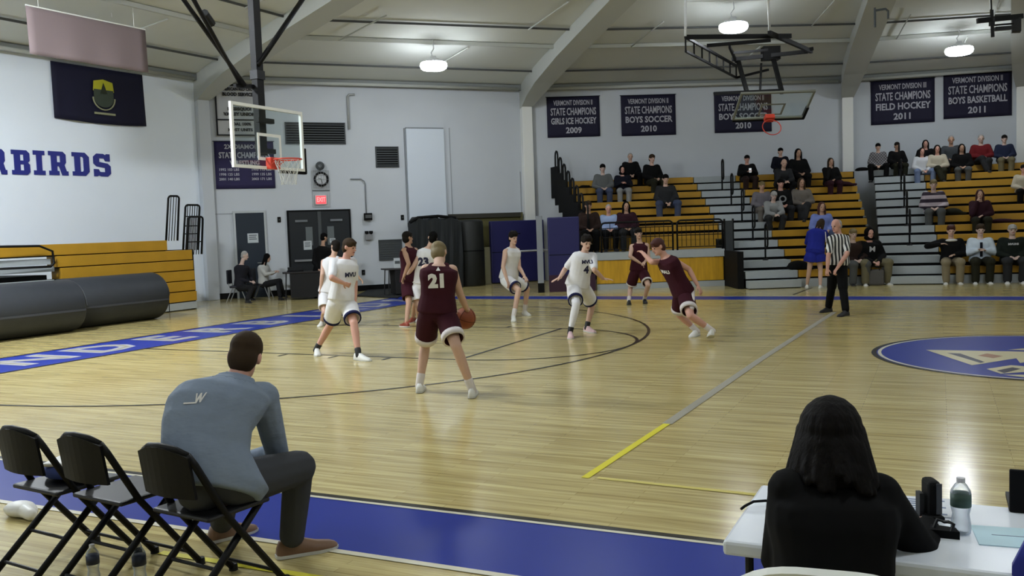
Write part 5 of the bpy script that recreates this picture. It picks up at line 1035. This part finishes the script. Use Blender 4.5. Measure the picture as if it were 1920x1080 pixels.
# ---------------------------------------------------------------- seated spectators
def seat_joints(pose, mirror=False):
    J = dict(pl=(0, .02, .1), nk=(0, .0, .58), hd=(0, -.03, .765), sL=(-.175, .0, .54), sR=(.175, .0, .54), hL=(-.09, 0, .09), hR=(.09, 0, .09), kL=(-.14, -.42, .1), kR=(.14, -.42, .1), aL=(-.13, -.33, -.34), aR=(.13, -.33, -.34), tL=(-.15, -.46, -.4), tR=(.15, -.46, -.4), eL=(-.26, -.06, .27), eR=(.26, -.06, .27), wL=(-.08, -.27, .2), wR=(.08, -.27, .2))
    J.update({'lap': {}, 'lean': dict(nk=(0, -.16, .54), hd=(0, -.24, .71), sL=(-.175, -.14, .5), sR=(.175, -.14, .5), eL=(-.2, -.32, .24), eR=(.2, -.32, .24), wL=(-.05, -.45, .2), wR=(.05, -.45, .2), kL=(-.2, -.42, .1), kR=(.2, -.42, .1)),
      'phone': dict(eL=(-.25, -.07, .28), eR=(.25, -.07, .28), wL=(-.07, -.27, .36), wR=(.07, -.27, .34)),
      'chin': dict(eR=(.2, -.22, .26), wR=(.07, -.14, .6), wL=(-.04, -.26, .22)),
      'cross': dict(kL=(-.02, -.42, .17), aL=(.1, -.5, -.2), tL=(.14, -.62, -.24), wL=(-.02, -.28, .24), wR=(.06, -.26, .22)),
      'wide': dict(kL=(-.24, -.38, .12), kR=(.24, -.38, .12), aL=(-.22, -.34, -.34), aR=(.22, -.34, -.34), tL=(-.26, -.47, -.4), tR=(.26, -.47, -.4), wL=(-.06, -.33, .14), wR=(.06, -.33, .14)),
      'raised': dict(eL=(-.46, -.04, .46), wL=(-.22, -.12, .5), wR=(.05, -.26, .26))}[pose])
    if mirror: J = {k[:1] + {'L': 'R', 'R': 'L'}.get(k[1:], k[1:]): (-q[0], q[1], q[2]) for k, q in J.items()}
    return J
_pc = {}
dummy = mat('cloth_dummy', 100, .8) if False else blk
def pose_meshes(pose, mirror, style):
    key = (pose, mirror)
    if key not in _pc:
        f = Fig(seat_joints(pose, mirror), (0, -1, -.05), 1.0, 1.0, .017, .0085); d = {'fig': f}
        d['body'] = f.body(None, SK['fair'])
        sp = Soup(); f.torso(sp, .045, -.1, .95, 1.0, .02); f.torso(sp, .03, .7, 1.01)
        for S_ in 'LR': f.arm(sp, S_, .03, 1.92)
        d['top'] = remesh(sp, 'jacket', .017, blk, 2)
        sp = Soup(); f.torso(sp, .03, -.1, .15)
        for S_ in 'LR': f.leg(sp, S_, .028, 1.94, .015)
        d['bot'] = remesh(sp, 'trousers', .017, blk, 2)
        d['shoe'] = [f.shoe_mesh(S_, sh_black) for S_ in 'LR']; d['eye'] = f.eye_mesh(eye_m); d['mouth'] = f.mouth_mesh(lip_m); _pc[key] = d
    d = _pc[key]
    if style and style not in d: d[style] = d['fig'].hair_mesh(style, HR['dark'], .014)
    return d
def spectator(bk, row, t, sc, label, top, bot, hair, pose='lap', mirror=False, skin='fair', turn=0.0, shoes=None, dn=0.0, extra=None, group=None, width=1.06):
    d = pose_meshes(pose, mirror, hair[0] if hair else None); q = bpt(bk, t, row*RUN + .14 + dn, row*RISE + .43)
    o = link(d['body'], 'person', None, SK[skin]); o.location = q; T = BANKS[bk][1]; o.rotation_euler = (0, 0, math.atan2(T.y, T.x) + turn); s_ = max(.92, min(1.1, sc)); o.scale = (s_*width, s_*width, s_)
    tag(o, label, 'person', group)
    link(d['top'], 'jacket', o, top); link(d['bot'], 'trousers', o, bot)
    for me in d['shoe']: link(me, 'shoe', o, shoes or sh_black)
    for me in d['eye']: link(me, 'eye', o)
    link(d['mouth'], 'mouth', o)
    if hair: link(d[hair[0]], {'cap': 'cap', 'hood': 'hood'}.get(hair[0], 'hair'), o, hair[1])
    if extra: extra(o, d)
    return o
K = {k: C_(k, *v) for k, v in dict(charcoal=(40, 41, 43), grey_hoodie=(92, 94, 94), dark_navy=(18, 20, 30), denim=(62, 70, 92), light_denim=(104, 118, 148), dark_olive=(36, 36, 26), brown_dark=(44, 32, 28), light_blue=(150, 168, 204), wine=(46, 24, 32), dusk=(104, 100, 106), heather=(134, 136, 136), taupe=(104, 98, 92), plaid=(120, 120, 120), cream=(176, 168, 150), sweater_white=(190, 192, 196), steel_grey=(64, 68, 72), brick_red=(104, 30, 34), navy_coat=(34, 40, 62), khaki=(106, 100, 78), tan_pants=(130, 120, 98), stripe_dark=(40, 30, 44), periwinkle=(108, 122, 178), pine=(22, 28, 24), white_jacket=(190, 202, 214), grey_sweats=(78, 80, 80), black_soft=(12, 12, 13)).items()}
def plaid_mat(key, c1, c2, sx, sz):
    m = bpy.data.materials.new(key); m.use_nodes = True; nt = m.node_tree; b = nt.nodes['Principled BSDF']; b.inputs['Roughness'].default_value = .85
    tc = nt.nodes.new('ShaderNodeTexCoord'); ck = nt.nodes.new('ShaderNodeTexChecker'); ck.inputs['Scale'].default_value = 1; mp = nt.nodes.new('ShaderNodeMapping'); mp.inputs['Scale'].default_value = (sx, .01, sz); mp.inputs['Location'].default_value = (.3, .4, .3)
    ck.inputs['Color1'].default_value = rgb(*c1); ck.inputs['Color2'].default_value = rgb(*c2); nt.links.new(tc.outputs['Object'], mp.inputs[0]); nt.links.new(mp.outputs[0], ck.inputs[0]); nt.links.new(ck.outputs[0], b.inputs['Base Color']); return m
plaid = plaid_mat('cloth_plaid_shirt', (132, 130, 132), (72, 70, 74), 24, 20); striped = plaid_mat('cloth_striped_sweater', (176, 164, 170), (44, 34, 48), .01, 11)
def phone(o, d, z=.38, y=-.36):
    p_ = MB().box(-.035, .035, -.006, .006, -.07, .07).build('phone', mat('phone_lit', (226, 230, 232), .4, emit=.5), o); p_.location = (0, y, z)
def chest_mark(body, m, size=.1, z=.42):
    def fn(o, d):
        me = text_mesh(body, size, 0, .004); top = d['top']
        lo = decal(me, top, (0, -.2, z), (1, 0, 0), (0, 0, 1), m, 'chest_print', o)
    return fn
def apron(o, d): pass
sd = HR
P_ = [
 (*('C', 9, 2.927, 1.038), 'man in grey hooded sweatshirt seated high at left of the left section', 'grey_hoodie', 'denim', ('short', 'black'), 'lap', {}),
 (*('C', 9, 3.535, 0.947), 'dark haired person in black jacket looking at their hands, below the big man', 'dark_navy', 'heather', ('hood', 'black'), 'phone', {}),
 (*('C', 11, 3.942, 0.837), 'big grey haired man in black coat in the top row against the wall', 'black_soft', 'black_soft', ('crop', 'grey'), 'wide', dict(width=1.15)),
 (*('C', 10, 4.538, 1.08), 'person in black jacket seated alone in the top row of the left section', 'black_soft', 'dark_olive', ('short', 'brown'), 'lap', dict(turn=.3)),
 (*('C', 7, 4.669, 1.105), 'man in dark vest and jeans leaning forward in the middle of the left section', 'charcoal', 'denim', ('short', 'black'), 'wide', {}),
 (*('C', 4, 2.204, 1.111), 'person in dark brown coat seated leftmost behind the guard rail', 'brown_dark', 'black_soft', ('short', 'brown'), 'lap', {}),
 (*('C', 4, 2.767, 0.97), 'person in pale blue jacket seated between two dark coats', 'light_blue', 'black_soft', ('crop', 'grey'), 'lap', {}),
 (*('C', 4, 3.259, 1.044), 'woman with dark hair in wine coloured coat above the guard rail', 'wine', 'charcoal', ('long', 'black'), 'lap', {}),
 (*('C', 10, 7.545, 0.945), 'man in black cap holding a lit phone beside the left stair aisle', 'black_soft', 'brown_dark', ('cap', 'black'), 'phone', dict(width=1.12, extra=phone)),
 (*('C', 11, 8.774, 0.798), 'dark haired man in navy jacket behind the bald man', 'dark_navy', 'black_soft', ('short', 'black'), 'wide', dict(width=1.1)),
 (*('C', 9, 8.467, 1.046), 'bald man in dark hooded sweatshirt in the middle section', 'charcoal', 'black_soft', None, 'lean', {}),
 (*('C', 6, 7.919, 1.085), 'person in black shirt with a pale ring print, below the bald man', 'black_soft', 'charcoal', ('cap', 'black'), 'lap', {}),
 (*('C', 10, 9.161, 1.112), 'woman with long black hair in black dress next to the navy jacket man', 'black_soft', 'black_soft', ('long', 'black'), 'lap', {}),
 (*('C', 9, 9.983, 0.978), 'woman in dark coat with hand at her chin beside the white column', 'black_soft', 'wine', ('long', 'brown'), 'chin', {}),
 (*('C', 6, 7.375, 1.009), 'person in dusky lilac top just right of the left stair aisle', 'dusk', 'taupe', ('short', 'sandy'), 'lap', {}),
 (*('C', 5, 7.488, 1.0), 'man in light grey sweatshirt and cap leaning forward with crossed legs', 'heather', 'charcoal', ('cap', 'grey'), 'lean', {}),
 (*('C', 6, 8.524, 1.078), 'woman in light taupe sweater with legs crossed in the middle section', 'taupe', 'charcoal', ('long', 'brown'), 'cross', {}),
 (*('C', 3, 8.525, 1.078), 'woman with dark red hair in periwinkle sweatshirt behind the girl in blue', 'periwinkle', 'denim', ('long', 'auburn'), 'lap', {}),
 (*('D', 11, -1.295, 0.924), 'person in grey plaid shirt at the top of the right stair aisle', plaid, 'black_soft', ('short', 'black'), 'wide', {}),
 (*('D', 11, -0.751, 0.923), 'man in black hooded sweatshirt beside the plaid shirt', 'black_soft', 'dark_olive', ('short', 'dark'), 'lap', dict(turn=.25)),
 (*('D', 10, -0.075, 0.886), 'woman in white sweater and light jeans in the right section', 'sweater_white', 'light_denim', ('long', 'dark'), 'wide', dict(turn=.2)),
 (*('D', 11, 0.073, 0.94), 'person with black hair behind the woman in the white sweater', 'black_soft', 'dark_navy', ('long', 'black'), 'lap', {}),
 (*('D', 10, 0.355, 0.978), 'woman in cream sweater with very long dark hair', 'cream', 'dark_olive', ('long', 'dark'), 'cross', {}),
 (*('D', 11, 0.792, 1.028), 'grey haired man in dark grey pullover in the top row', 'steel_grey', 'charcoal', ('crop', 'grey'), 'lap', dict(width=1.08)),
 (*('D', 10, 1.026, 0.965), 'woman in black sweater seated before the grey haired man', 'black_soft', 'grey_sweats', ('long', 'black'), 'lap', {}),
 (*('D', 11, 1.614, 1.0), 'grey haired man in dark red sweater in the top row', 'brick_red', 'charcoal', ('crop', 'grey'), 'cross', dict(width=1.12)),
 (*('D', 11, 2.249, 0.945), 'man in navy coat seated rightmost in the top row', 'navy_coat', 'khaki', ('short', 'dark'), 'lap', dict(width=1.06)),
 (*('D', 5, 0.016, 1.119), 'person in striped sweater in the middle of the right section', striped, 'grey_sweats', ('short', 'sandy'), 'lap', {}),
 (*('D', 4, 1.096, 1.0), 'woman with long auburn hair in dark plum coat in the right section', 'wine', 'dark_olive', ('long', 'auburn'), 'chin', {}),
 (*('D', 7, 2.399, 0.655), 'person in pale top cut off by the right picture edge', 'cream', 'black_soft', ('short', 'dark'), 'lap', {}),
 (*('C', 0, 8.738, 1.095), 'person in dark clothes and grey sweatpants partly hidden by the referee', 'brown_dark', 'grey_sweats', ('short', 'sandy'), 'lap', {}),
 (*('C', 0, 9.161, 1.393), 'person in black hooded sweatshirt with white crest in the front row', 'black_soft', 'khaki', ('hood', 'black'), 'wide', dict(width=1.12, shoes=sh_white)),
 (*('D', 0, 0.176, 1.208), 'boy in black jacket with white collar and raised elbow in the front row', 'black_soft', 'tan_pants', ('mop', 'auburn'), 'raised', dict(shoes=sh_white)),
 (*('D', 0, 0.828, 1.146), 'boy in white and blue jacket in the front row looking down', 'white_jacket', 'dark_olive', ('mop', 'brown'), 'phone', dict(shoes=sh_white)),
 (*('D', 0, 1.524, 1.084), 'person in dark green hooded sweatshirt and white cap in the front row', 'pine', 'charcoal', ('cap', 'grey'), 'lap', dict(width=1.15, shoes=sh_white)),
]
PEO = []
for bk, row, t, sc, label, top, bot, hair, pose, kw in P_:
    tm = top if not isinstance(top, str) else K[top]
    PEO.append(spectator(bk, row, t, sc, label, tm, K[bot], (hair[0], HR[hair[1]]) if hair else None, pose, skin=random.choice(list(SK)), mirror=random.random() < .3 and pose not in ('raised',), **kw))
def on(i, pose_key, body, size, m, z=.42, y=-.2):
    o = PEO[i]; top = [c for c in o.children if c.name.startswith('jacket')][0]
    decal(text_mesh(body, size, 0, .004), top.data, (0, y, z), (1, 0, 0), (0, 0, 1), m, 'chest_print', o)
o = PEO[11]; MB().tube([(.075*math.cos(a), -.19, .36+.075*math.sin(a)) for a in [2*math.pi*k/20 for k in range(20)]], .02, 6, closed=True).build('ring_print', K['heather'], o)
on(31, 0, 'M', .17, mat('crest_white', (170, 170, 172), .7)); on(34, 0, 'MVUHS', .055, mat('crest_white', (170, 170, 172), .7), .47)
o = PEO[32]; Soup().ell((0, -.09, .58), (V3((1,0,0)), V3((0,1,0)), V3((0,0,1))), (.12, .07, .035), 12, 7).build('white_collar', sh_white, o, smooth=True)
o = PEO[33]; MB().box(-.025, .025, -.175, -.15, .2, .52).build('dark_placket', K['dark_navy'], o)
# things left on the stands
def lump(name, label, cat, q, rad, m, rz=0, parts=('cloth_body', 'sleeve')):
    root = empty(name, label, cat, q, rz); sp = Soup(); sp.ell((0, 0, rad[2]), (V3((1,0,0)), V3((0,1,0)), V3((0,0,1))), rad); sp.ell((rad[0]*.5, 0, rad[2]*.7), (V3((1,0,0)), V3((0,1,0)), V3((0,0,1))), (rad[0]*.7, rad[1]*.8, rad[2]*.7)); sp.ell((-rad[0]*.55, .02, rad[2]*.6), (V3((1,0,0)), V3((0,1,0)), V3((0,0,1))), (rad[0]*.6, rad[1]*.8, rad[2]*.6))
    link(remesh(sp, parts[0], .02, m, 2), parts[0], root); sp = Soup(); sp.cap((rad[0]*.6, -.02, .05), (rad[0]*1.4, -.05, .045), .045, .04); link(remesh(sp, parts[1], .015, m, 1), parts[1], root); return root
lump('coat_pile', 'dark olive coat lying beside the person in the striped sweater', 'coat', bpt('D', 0.481, 5*RUN+.14, 5*RISE+.43), (.24, .13, .1), K['dark_olive'])
lump('coat_pile', 'plum coat lying beside the woman with auburn hair', 'coat', bpt('D', 1.615, 4*RUN+.14, 4*RISE+.43), (.3, .12, .06), K['wine'])
lump('coat_pile', 'dark coat lying beside the person in grey plaid shirt', 'coat', bpt('D', -1.771, 11*RUN+.14, 11*RISE+.43), (.2, .12, .06), K['black_soft'])
lump('coat_pile', 'dark maroon blanket lying next to the woman by the white column', 'blanket', bpt('C', 10.34, 9*RUN+.1, 9*RISE+.43), (.28, .14, .08), K['wine'])
lump('coat_pile', 'small dark bag on the top bench left of the grey hooded sweatshirt', 'bag', bpt('C', 2.369, 10*RUN+.14, 10*RISE+.43), (.14, .1, .05), K['black_soft'])
lump('duffel_bag', 'black bag and clothing on the front row left of the girl in blue', 'bag', bpt('C', 7.335, .14, .43), (.26, .14, .12), K['black_soft'], parts=('bag_body', 'strap'))
gb = bpt('C', 9.139, -.3, 0); root = empty('grey_bag', 'upright grey bag between the knees of the crest sweatshirt person', 'bag', gb); MB().box(-.2, .2, -.12, .12, .0, .4).build('bag_body', C_('bag_grey', 84, 82, 80), root, bevel=.05); MB().tube([(-.1, -.12, .38), (-.08, -.14, .47), (.08, -.14, .47), (.1, -.12, .38)], .012, 6).build('bag_handle', shadow_black, root)
def bottle(name, label, q, h, r, label_m, cap_m, group=None):
    root = empty(name, label, 'bottle', q, 0, group); pet = MATS.get('pet')
    if not pet:
        pet = bpy.data.materials.new('clear_plastic'); pet.use_nodes = True; nt = pet.node_tree; nt.nodes.clear(); o_ = nt.nodes.new('ShaderNodeOutputMaterial'); t_ = nt.nodes.new('ShaderNodeBsdfTransparent'); t_.inputs[0].default_value = (.86, .88, .9, 1); g_ = nt.nodes.new('ShaderNodeBsdfPrincipled'); g_.inputs['Base Color'].default_value = rgb(190, 200, 214); g_.inputs['Roughness'].default_value = .1; fr_ = nt.nodes.new('ShaderNodeLayerWeight'); fr_.inputs['Blend'].default_value = .45; mx = nt.nodes.new('ShaderNodeMixShader'); nt.links.new(fr_.outputs['Facing'], mx.inputs[0]); nt.links.new(t_.outputs[0], mx.inputs[1]); nt.links.new(g_.outputs[0], mx.inputs[2]); nt.links.new(mx.outputs[0], o_.inputs[0]); MATS['pet'] = pet
    MB().lathe([(r*.6, 0), (r*.95, .006), (r, .02*h/.2), (r*.96, .2*h), (r*.82, .36*h), (r*.96, .46*h), (r, .52*h), (r, .72*h), (r*.94, .78*h), (r*.6, .88*h), (r*.36, .92*h), (r*.36, .94*h)], 24).build('bottle_body', pet, root, smooth=True)
    MB().lathe([(r*1.015, .5*h), (r*1.015, .73*h)], 24).build('label_wrap', label_m, root, smooth=True)
    MB().lathe([(r*.42, .92*h), (r*.42, 1.0*h), (r*.38, 1.0*h)], 16).build('bottle_cap', cap_m, root); return root
cap_w = mat('cap_white', (205, 205, 208), .5); lab_g = mat('label_green', (60, 84, 76), .5); lab_d = mat('label_dark', (44, 50, 66), .5)
q = bpt('D', 0.573, 1*RUN+.14, RISE+.43); bottle('water_bottle', 'small pale bottle standing on the second bench between the boys', q, .2, .03, cap_w, cap_w)
q = bpt('D', -.95, 4*RUN+.05, 4*RISE+.43)
# ---------------------------------------------------------------- chairs
def folding_chair(loc, rz, label, seat_m=None, group='black folding chairs in the front row'):
    root = empty('folding_chair', label, 'chair', loc, rz, group); bm_ = black_metal
    for sx in (-1, 1):
        MB().tube([(sx*.19, .30, .01), (sx*.19, -.05, .45), (sx*.18, -.2, .72), (sx*.15, -.215, .765)], .018, 8).build('front_leg', bm_, root, smooth=True)
        MB().tube([(sx*.165, -.32, .01), (sx*.165, .19, .45)], .018, 8).build('rear_leg', bm_, root, smooth=True)
        for q in ((sx*.19, .30, 0), (sx*.165, -.32, 0)): MB().lathe([(.024, 0), (.022, .035)], 10, q).build('foot_cap', rubber, root)
    mb = MB(); rings = []
    for k in range(9):
        x = -.175+.35*k/8; b = -.03*math.sin(math.pi*k/8); top = .76 + .04*math.sin(math.pi*k/8)
        rings.append([(x, -.19+b, .56), (x, -.205+b, .56), (x, -.235+b, top), (x, -.22+b, top)])
    mb.loft(rings).build('backrest', bm_, root, smooth=False)
    MB().tube([(-.15, -.215, .765), (-.09, -.235, .793), (0, -.245, .803), (.09, -.235, .793), (.15, -.215, .765)], .016, 8).build('back_frame', bm_, root, smooth=True)
    MB().box(-.2, .2, -.16, .22, .44, .465).build('seat', seat_m or mat('seat_vinyl', (24, 24, 26), .5), root, bevel=.012)
    MB().tube([(-.19, .23, .09), (.19, .23, .09)], .009, 6).build('stretcher', bm_, root); MB().tube([(-.165, -.25, .075), (.165, -.25, .075)], .009, 6).build('stretcher', bm_, root); MB().tube([(-.165, -.1, .2), (.165, -.1, .2)], .009, 6).build('stretcher', bm_, root)
    return root
(cl, CJ) = COACH; cx_, cy_ = cl[0] + CJ['pl'][0] - .03, cl[1] + CJ['pl'][1] - .02
CH = [(8.466, -1.713), (7.805, -1.737), (7.325, -1.723)]
folding_chair((CH[0][0]-.03, CH[0][1]+.15, 0), math.radians(-6), 'black folding chair under the man in the grey blue pullover')
folding_chair((CH[1][0]+.02, CH[1][1]+.22, 0), math.radians(-6), 'empty black folding chair left of the seated man, second from the left')
folding_chair((CH[2][0]+.02, CH[2][1]+.22, 0), math.radians(-6), 'empty black folding chair with a blue and white shirt on its seat, leftmost')
cx_, cy_ = CH[2][0]+1.38, CH[2][1]+.25
root = lump('folded_shirt', 'blue and white shirt lying on the leftmost folding chair', 'shirt', (cx_-1.36, cy_+.02, .467), (.15, .14, .05), C_('shirt_blue', 66, 80, 140)); MB().box(-.1, .06, -.1, .1, .085, .105).build('white_fold', sh_white, root, bevel=.01, rz=.4)
root = lump('crumpled_paper', 'white crumpled towel on the floor under the leftmost folding chair', 'towel', (*(6.283, -1.006), 0), (.12, .09, .05), sh_white)
bottle('water_bottle', 'clear water bottle on the floor at the bottom left, left of two', (*(7.708, -1.635), 0), .2, .032, lab_d, cap_w); bottle('water_bottle', 'clear water bottle with dark label on the floor, right of two', (*(7.975, -1.58), 0), .22, .034, lab_d, cap_w)
for (lc, JJ), lab, rz, off in ((OLD, 'dark padded chair under the grey haired man by the teal door', -62, (-.05, .0)), (WO2, 'dark chair with pale metal legs under the person in the pale sweater', -65, (-.05, 0))):
    root = empty('padded_chair', lab, 'chair', (lc[0]+JJ['pl'][0]+off[0], lc[1]+JJ['pl'][1]+off[1], 0), math.radians(rz), 'chairs by the doors'); pad = mat('chair_pad', (26, 28, 38), .6)
    MB().box(-.22, .22, -.2, .24, .39, .45).build('seat', pad, root, bevel=.02); MB().box(-.21, .21, -.27, -.22, .5, .88).build('backrest', pad, root, bevel=.02)
    for sx in (-1, 1):
        MB().tube([(sx*.21, .24, 0), (sx*.2, .1, .4)], .014, 6).build('leg', steel, root); MB().tube([(sx*.21, -.3, 0), (sx*.2, -.12, .4)], .014, 6).build('leg', steel, root); MB().tube([(sx*.19, -.2, .42), (sx*.19, -.25, .6)], .012, 6).build('back_support', steel, root)
# ---------------------------------------------------------------- scorers' table
TH = .70
root = empty('scorers_table', 'white folding table in the right foreground', 'table', (11.9, -1.56, 0), math.radians(-.5))
tt = mat('table_white', (222, 228, 236), .22)
x0 = 10.997 - 11.9
MB().box(x0, 1.9, -.35, .33, TH-.05, TH).build('tabletop', tt, root, bevel=.012)
for x in (x0+.07, 1.6):
    for y in (-.27, .25): MB().tube([(x, y, 0), (x, y, TH-.05)], .014, 8).build('leg', dark_steel, root)
    MB().tube([(x, -.27, .12), (x, .25, .12)], .01, 6).build('leg_brace', dark_steel, root)
PTZ = lambda x, y: (x, y, TH)
pap = mat('paper_white', (186, 192, 196), .7)
q = (11.565, -1.328)
root = empty('score_sheet', 'printed white score sheet on the table behind the black stand', 'paper', (q[0], q[1], TH), .05); MB().box(-.11, .11, -.11, .11, 0, .004).build('sheet', mat('paper_bright', (214, 218, 224), .7), root)
for k in range(7): MB().box(-.09, .09-.03*(k % 3), -.09+.026*k, -.078+.026*k, .004, .005).build('print_line', mat('print_grey', (120, 132, 158), .7), root)
q = (11.603, -1.439)
root = empty('phone_stand', 'black phone stand holding a dark phone beside the water bottle', 'stand', (q[0], q[1], TH), .35)
MB().box(-.012, .03, -.03, .05, .0, .13).build('phone_body', shadow_black, root, bevel=.012); MB().box(-.03, .035, -.05, .05, 0, .015).build('stand_base', shadow_black, root, bevel=.005); MB().box(-.035, -.02, -.01, .03, .0, .085).build('stand_arm', dark_steel, root); MB().box(.012, .03, -.034, -.03, .02, .125).build('phone_edge', mat('phone_grey', (66, 66, 70), .3), root)
q = (11.646, -1.629)
root = empty('microphone_clip', 'small black clip and cable end lying before the water bottle', 'clip', (q[0], q[1], TH), -.2); MB().prism([(-.05, -.03), (.05, -.01), (.03, .03), (-.045, .03)], 0, .025).build('clip_body', shadow_black, root); MB().tube([(-.03, 0, .02), (-.02, .01, .05), (0, .01, .045), (.015, 0, .05), (.03, 0, .045), (.025, -.01, .02)], .006, 6).build('clip_loop', dark_steel, root)
bottle('water_bottle', 'clear water bottle with green label standing on the white table', (*(11.697, -1.584), TH), .185, .031, lab_g, cap_w)
q = (11.806, -1.572)
root = empty('mint_sheet', 'pale mint folder lying flat on the white table', 'folder', (q[0], q[1], TH), .1); MB().box(-.07, .2, -.1, .09, 0, .003).build('sheet', mat('mint', (196, 226, 238), .5), root); MB().box(-.02, .12, -.0, .003, .003, .004).build('pen_mark', mat('print_grey', (120, 132, 158), .7), root)
q = (11.893, -1.29)
root = empty('laptop_screen', 'black back of an open screen at the right picture edge', 'monitor', (q[0]+.06, q[1], TH), 0); MB().box(-.1, .26, -.01, .01, 0, .15).build('screen_back', shadow_black, root, bevel=.005); MB().box(-.1, .26, .01, .2, 0, .015).build('screen_base', dark_steel, root)
q = (10.985, -1.579)
root = empty('table_cable', 'black cable looping over the left end of the white table', 'cable', (q[0], q[1], TH), 0); MB().tube([(.14, .09, .008), (.08, .085, .02), (.04, .06, .02), (.015, .03, .01), (.005, .01, .004)], .005, 6).build('cable', shadow_black, root, smooth=True)
(wl, WJ) = WOM
root = empty('white_chair', 'white plastic chair behind the woman in black', 'chair', (wl[0]+WJ['pl'][0]+.0, wl[1]+WJ['pl'][1]-.14, 0), math.radians(6)); wc = mat('chair_white', (218, 220, 214), .35)
rings = []
for k in range(13):
    a = -1+2*k/12; x = .23*a; top = .808 - .06*abs(a)**3 - .0*a; b = .05*a*a
    rings.append([(x, -.2+b, .45), (x, -.225+b, .45), (x, -.265+b, top), (x, -.235+b, top+.008)])
MB().loft(rings).build('backrest', wc, root, smooth=False); MB().box(-.22, .22, -.2, .22, .42, .45).build('seat', wc, root, bevel=.015)
for sx in (-1, 1):
    for y0, y1 in ((.2, .22), (-.2, -.26)): MB().tube([(sx*.2, y0, .42), (sx*.21, y1, 0)], .016, 6).build('leg', wc, root)
q = (11.877, -1.852, 0.81)
root = empty('blue_chair', 'royal blue rounded chair back at the right picture edge', 'chair', (q[0]+.165, q[1]-.05, 0), math.radians(-4)); bc_ = mat('chair_blue', (44, 52, 140), .5)
rings = []
for k in range(13):
    a = -1+2*k/12; x = .22*a; top = .9 - .18*abs(a)**4; b = .05*a*a
    rings.append([(x, -.02+b, .46), (x, -.05+b, .46), (x, -.07+b, top), (x, -.03+b, top)])
MB().loft(rings).build('backrest', bc_, root, smooth=True); MB().box(-.2, .2, -.0, .4, .42, .46).build('seat', bc_, root, bevel=.02)
for sx in (-1, 1):
    for y0, y1 in ((.36, .4), (.04, -.04)): MB().tube([(sx*.18, y0, .42), (sx*.2, y1, 0)], .014, 6).build('leg', steel, root)
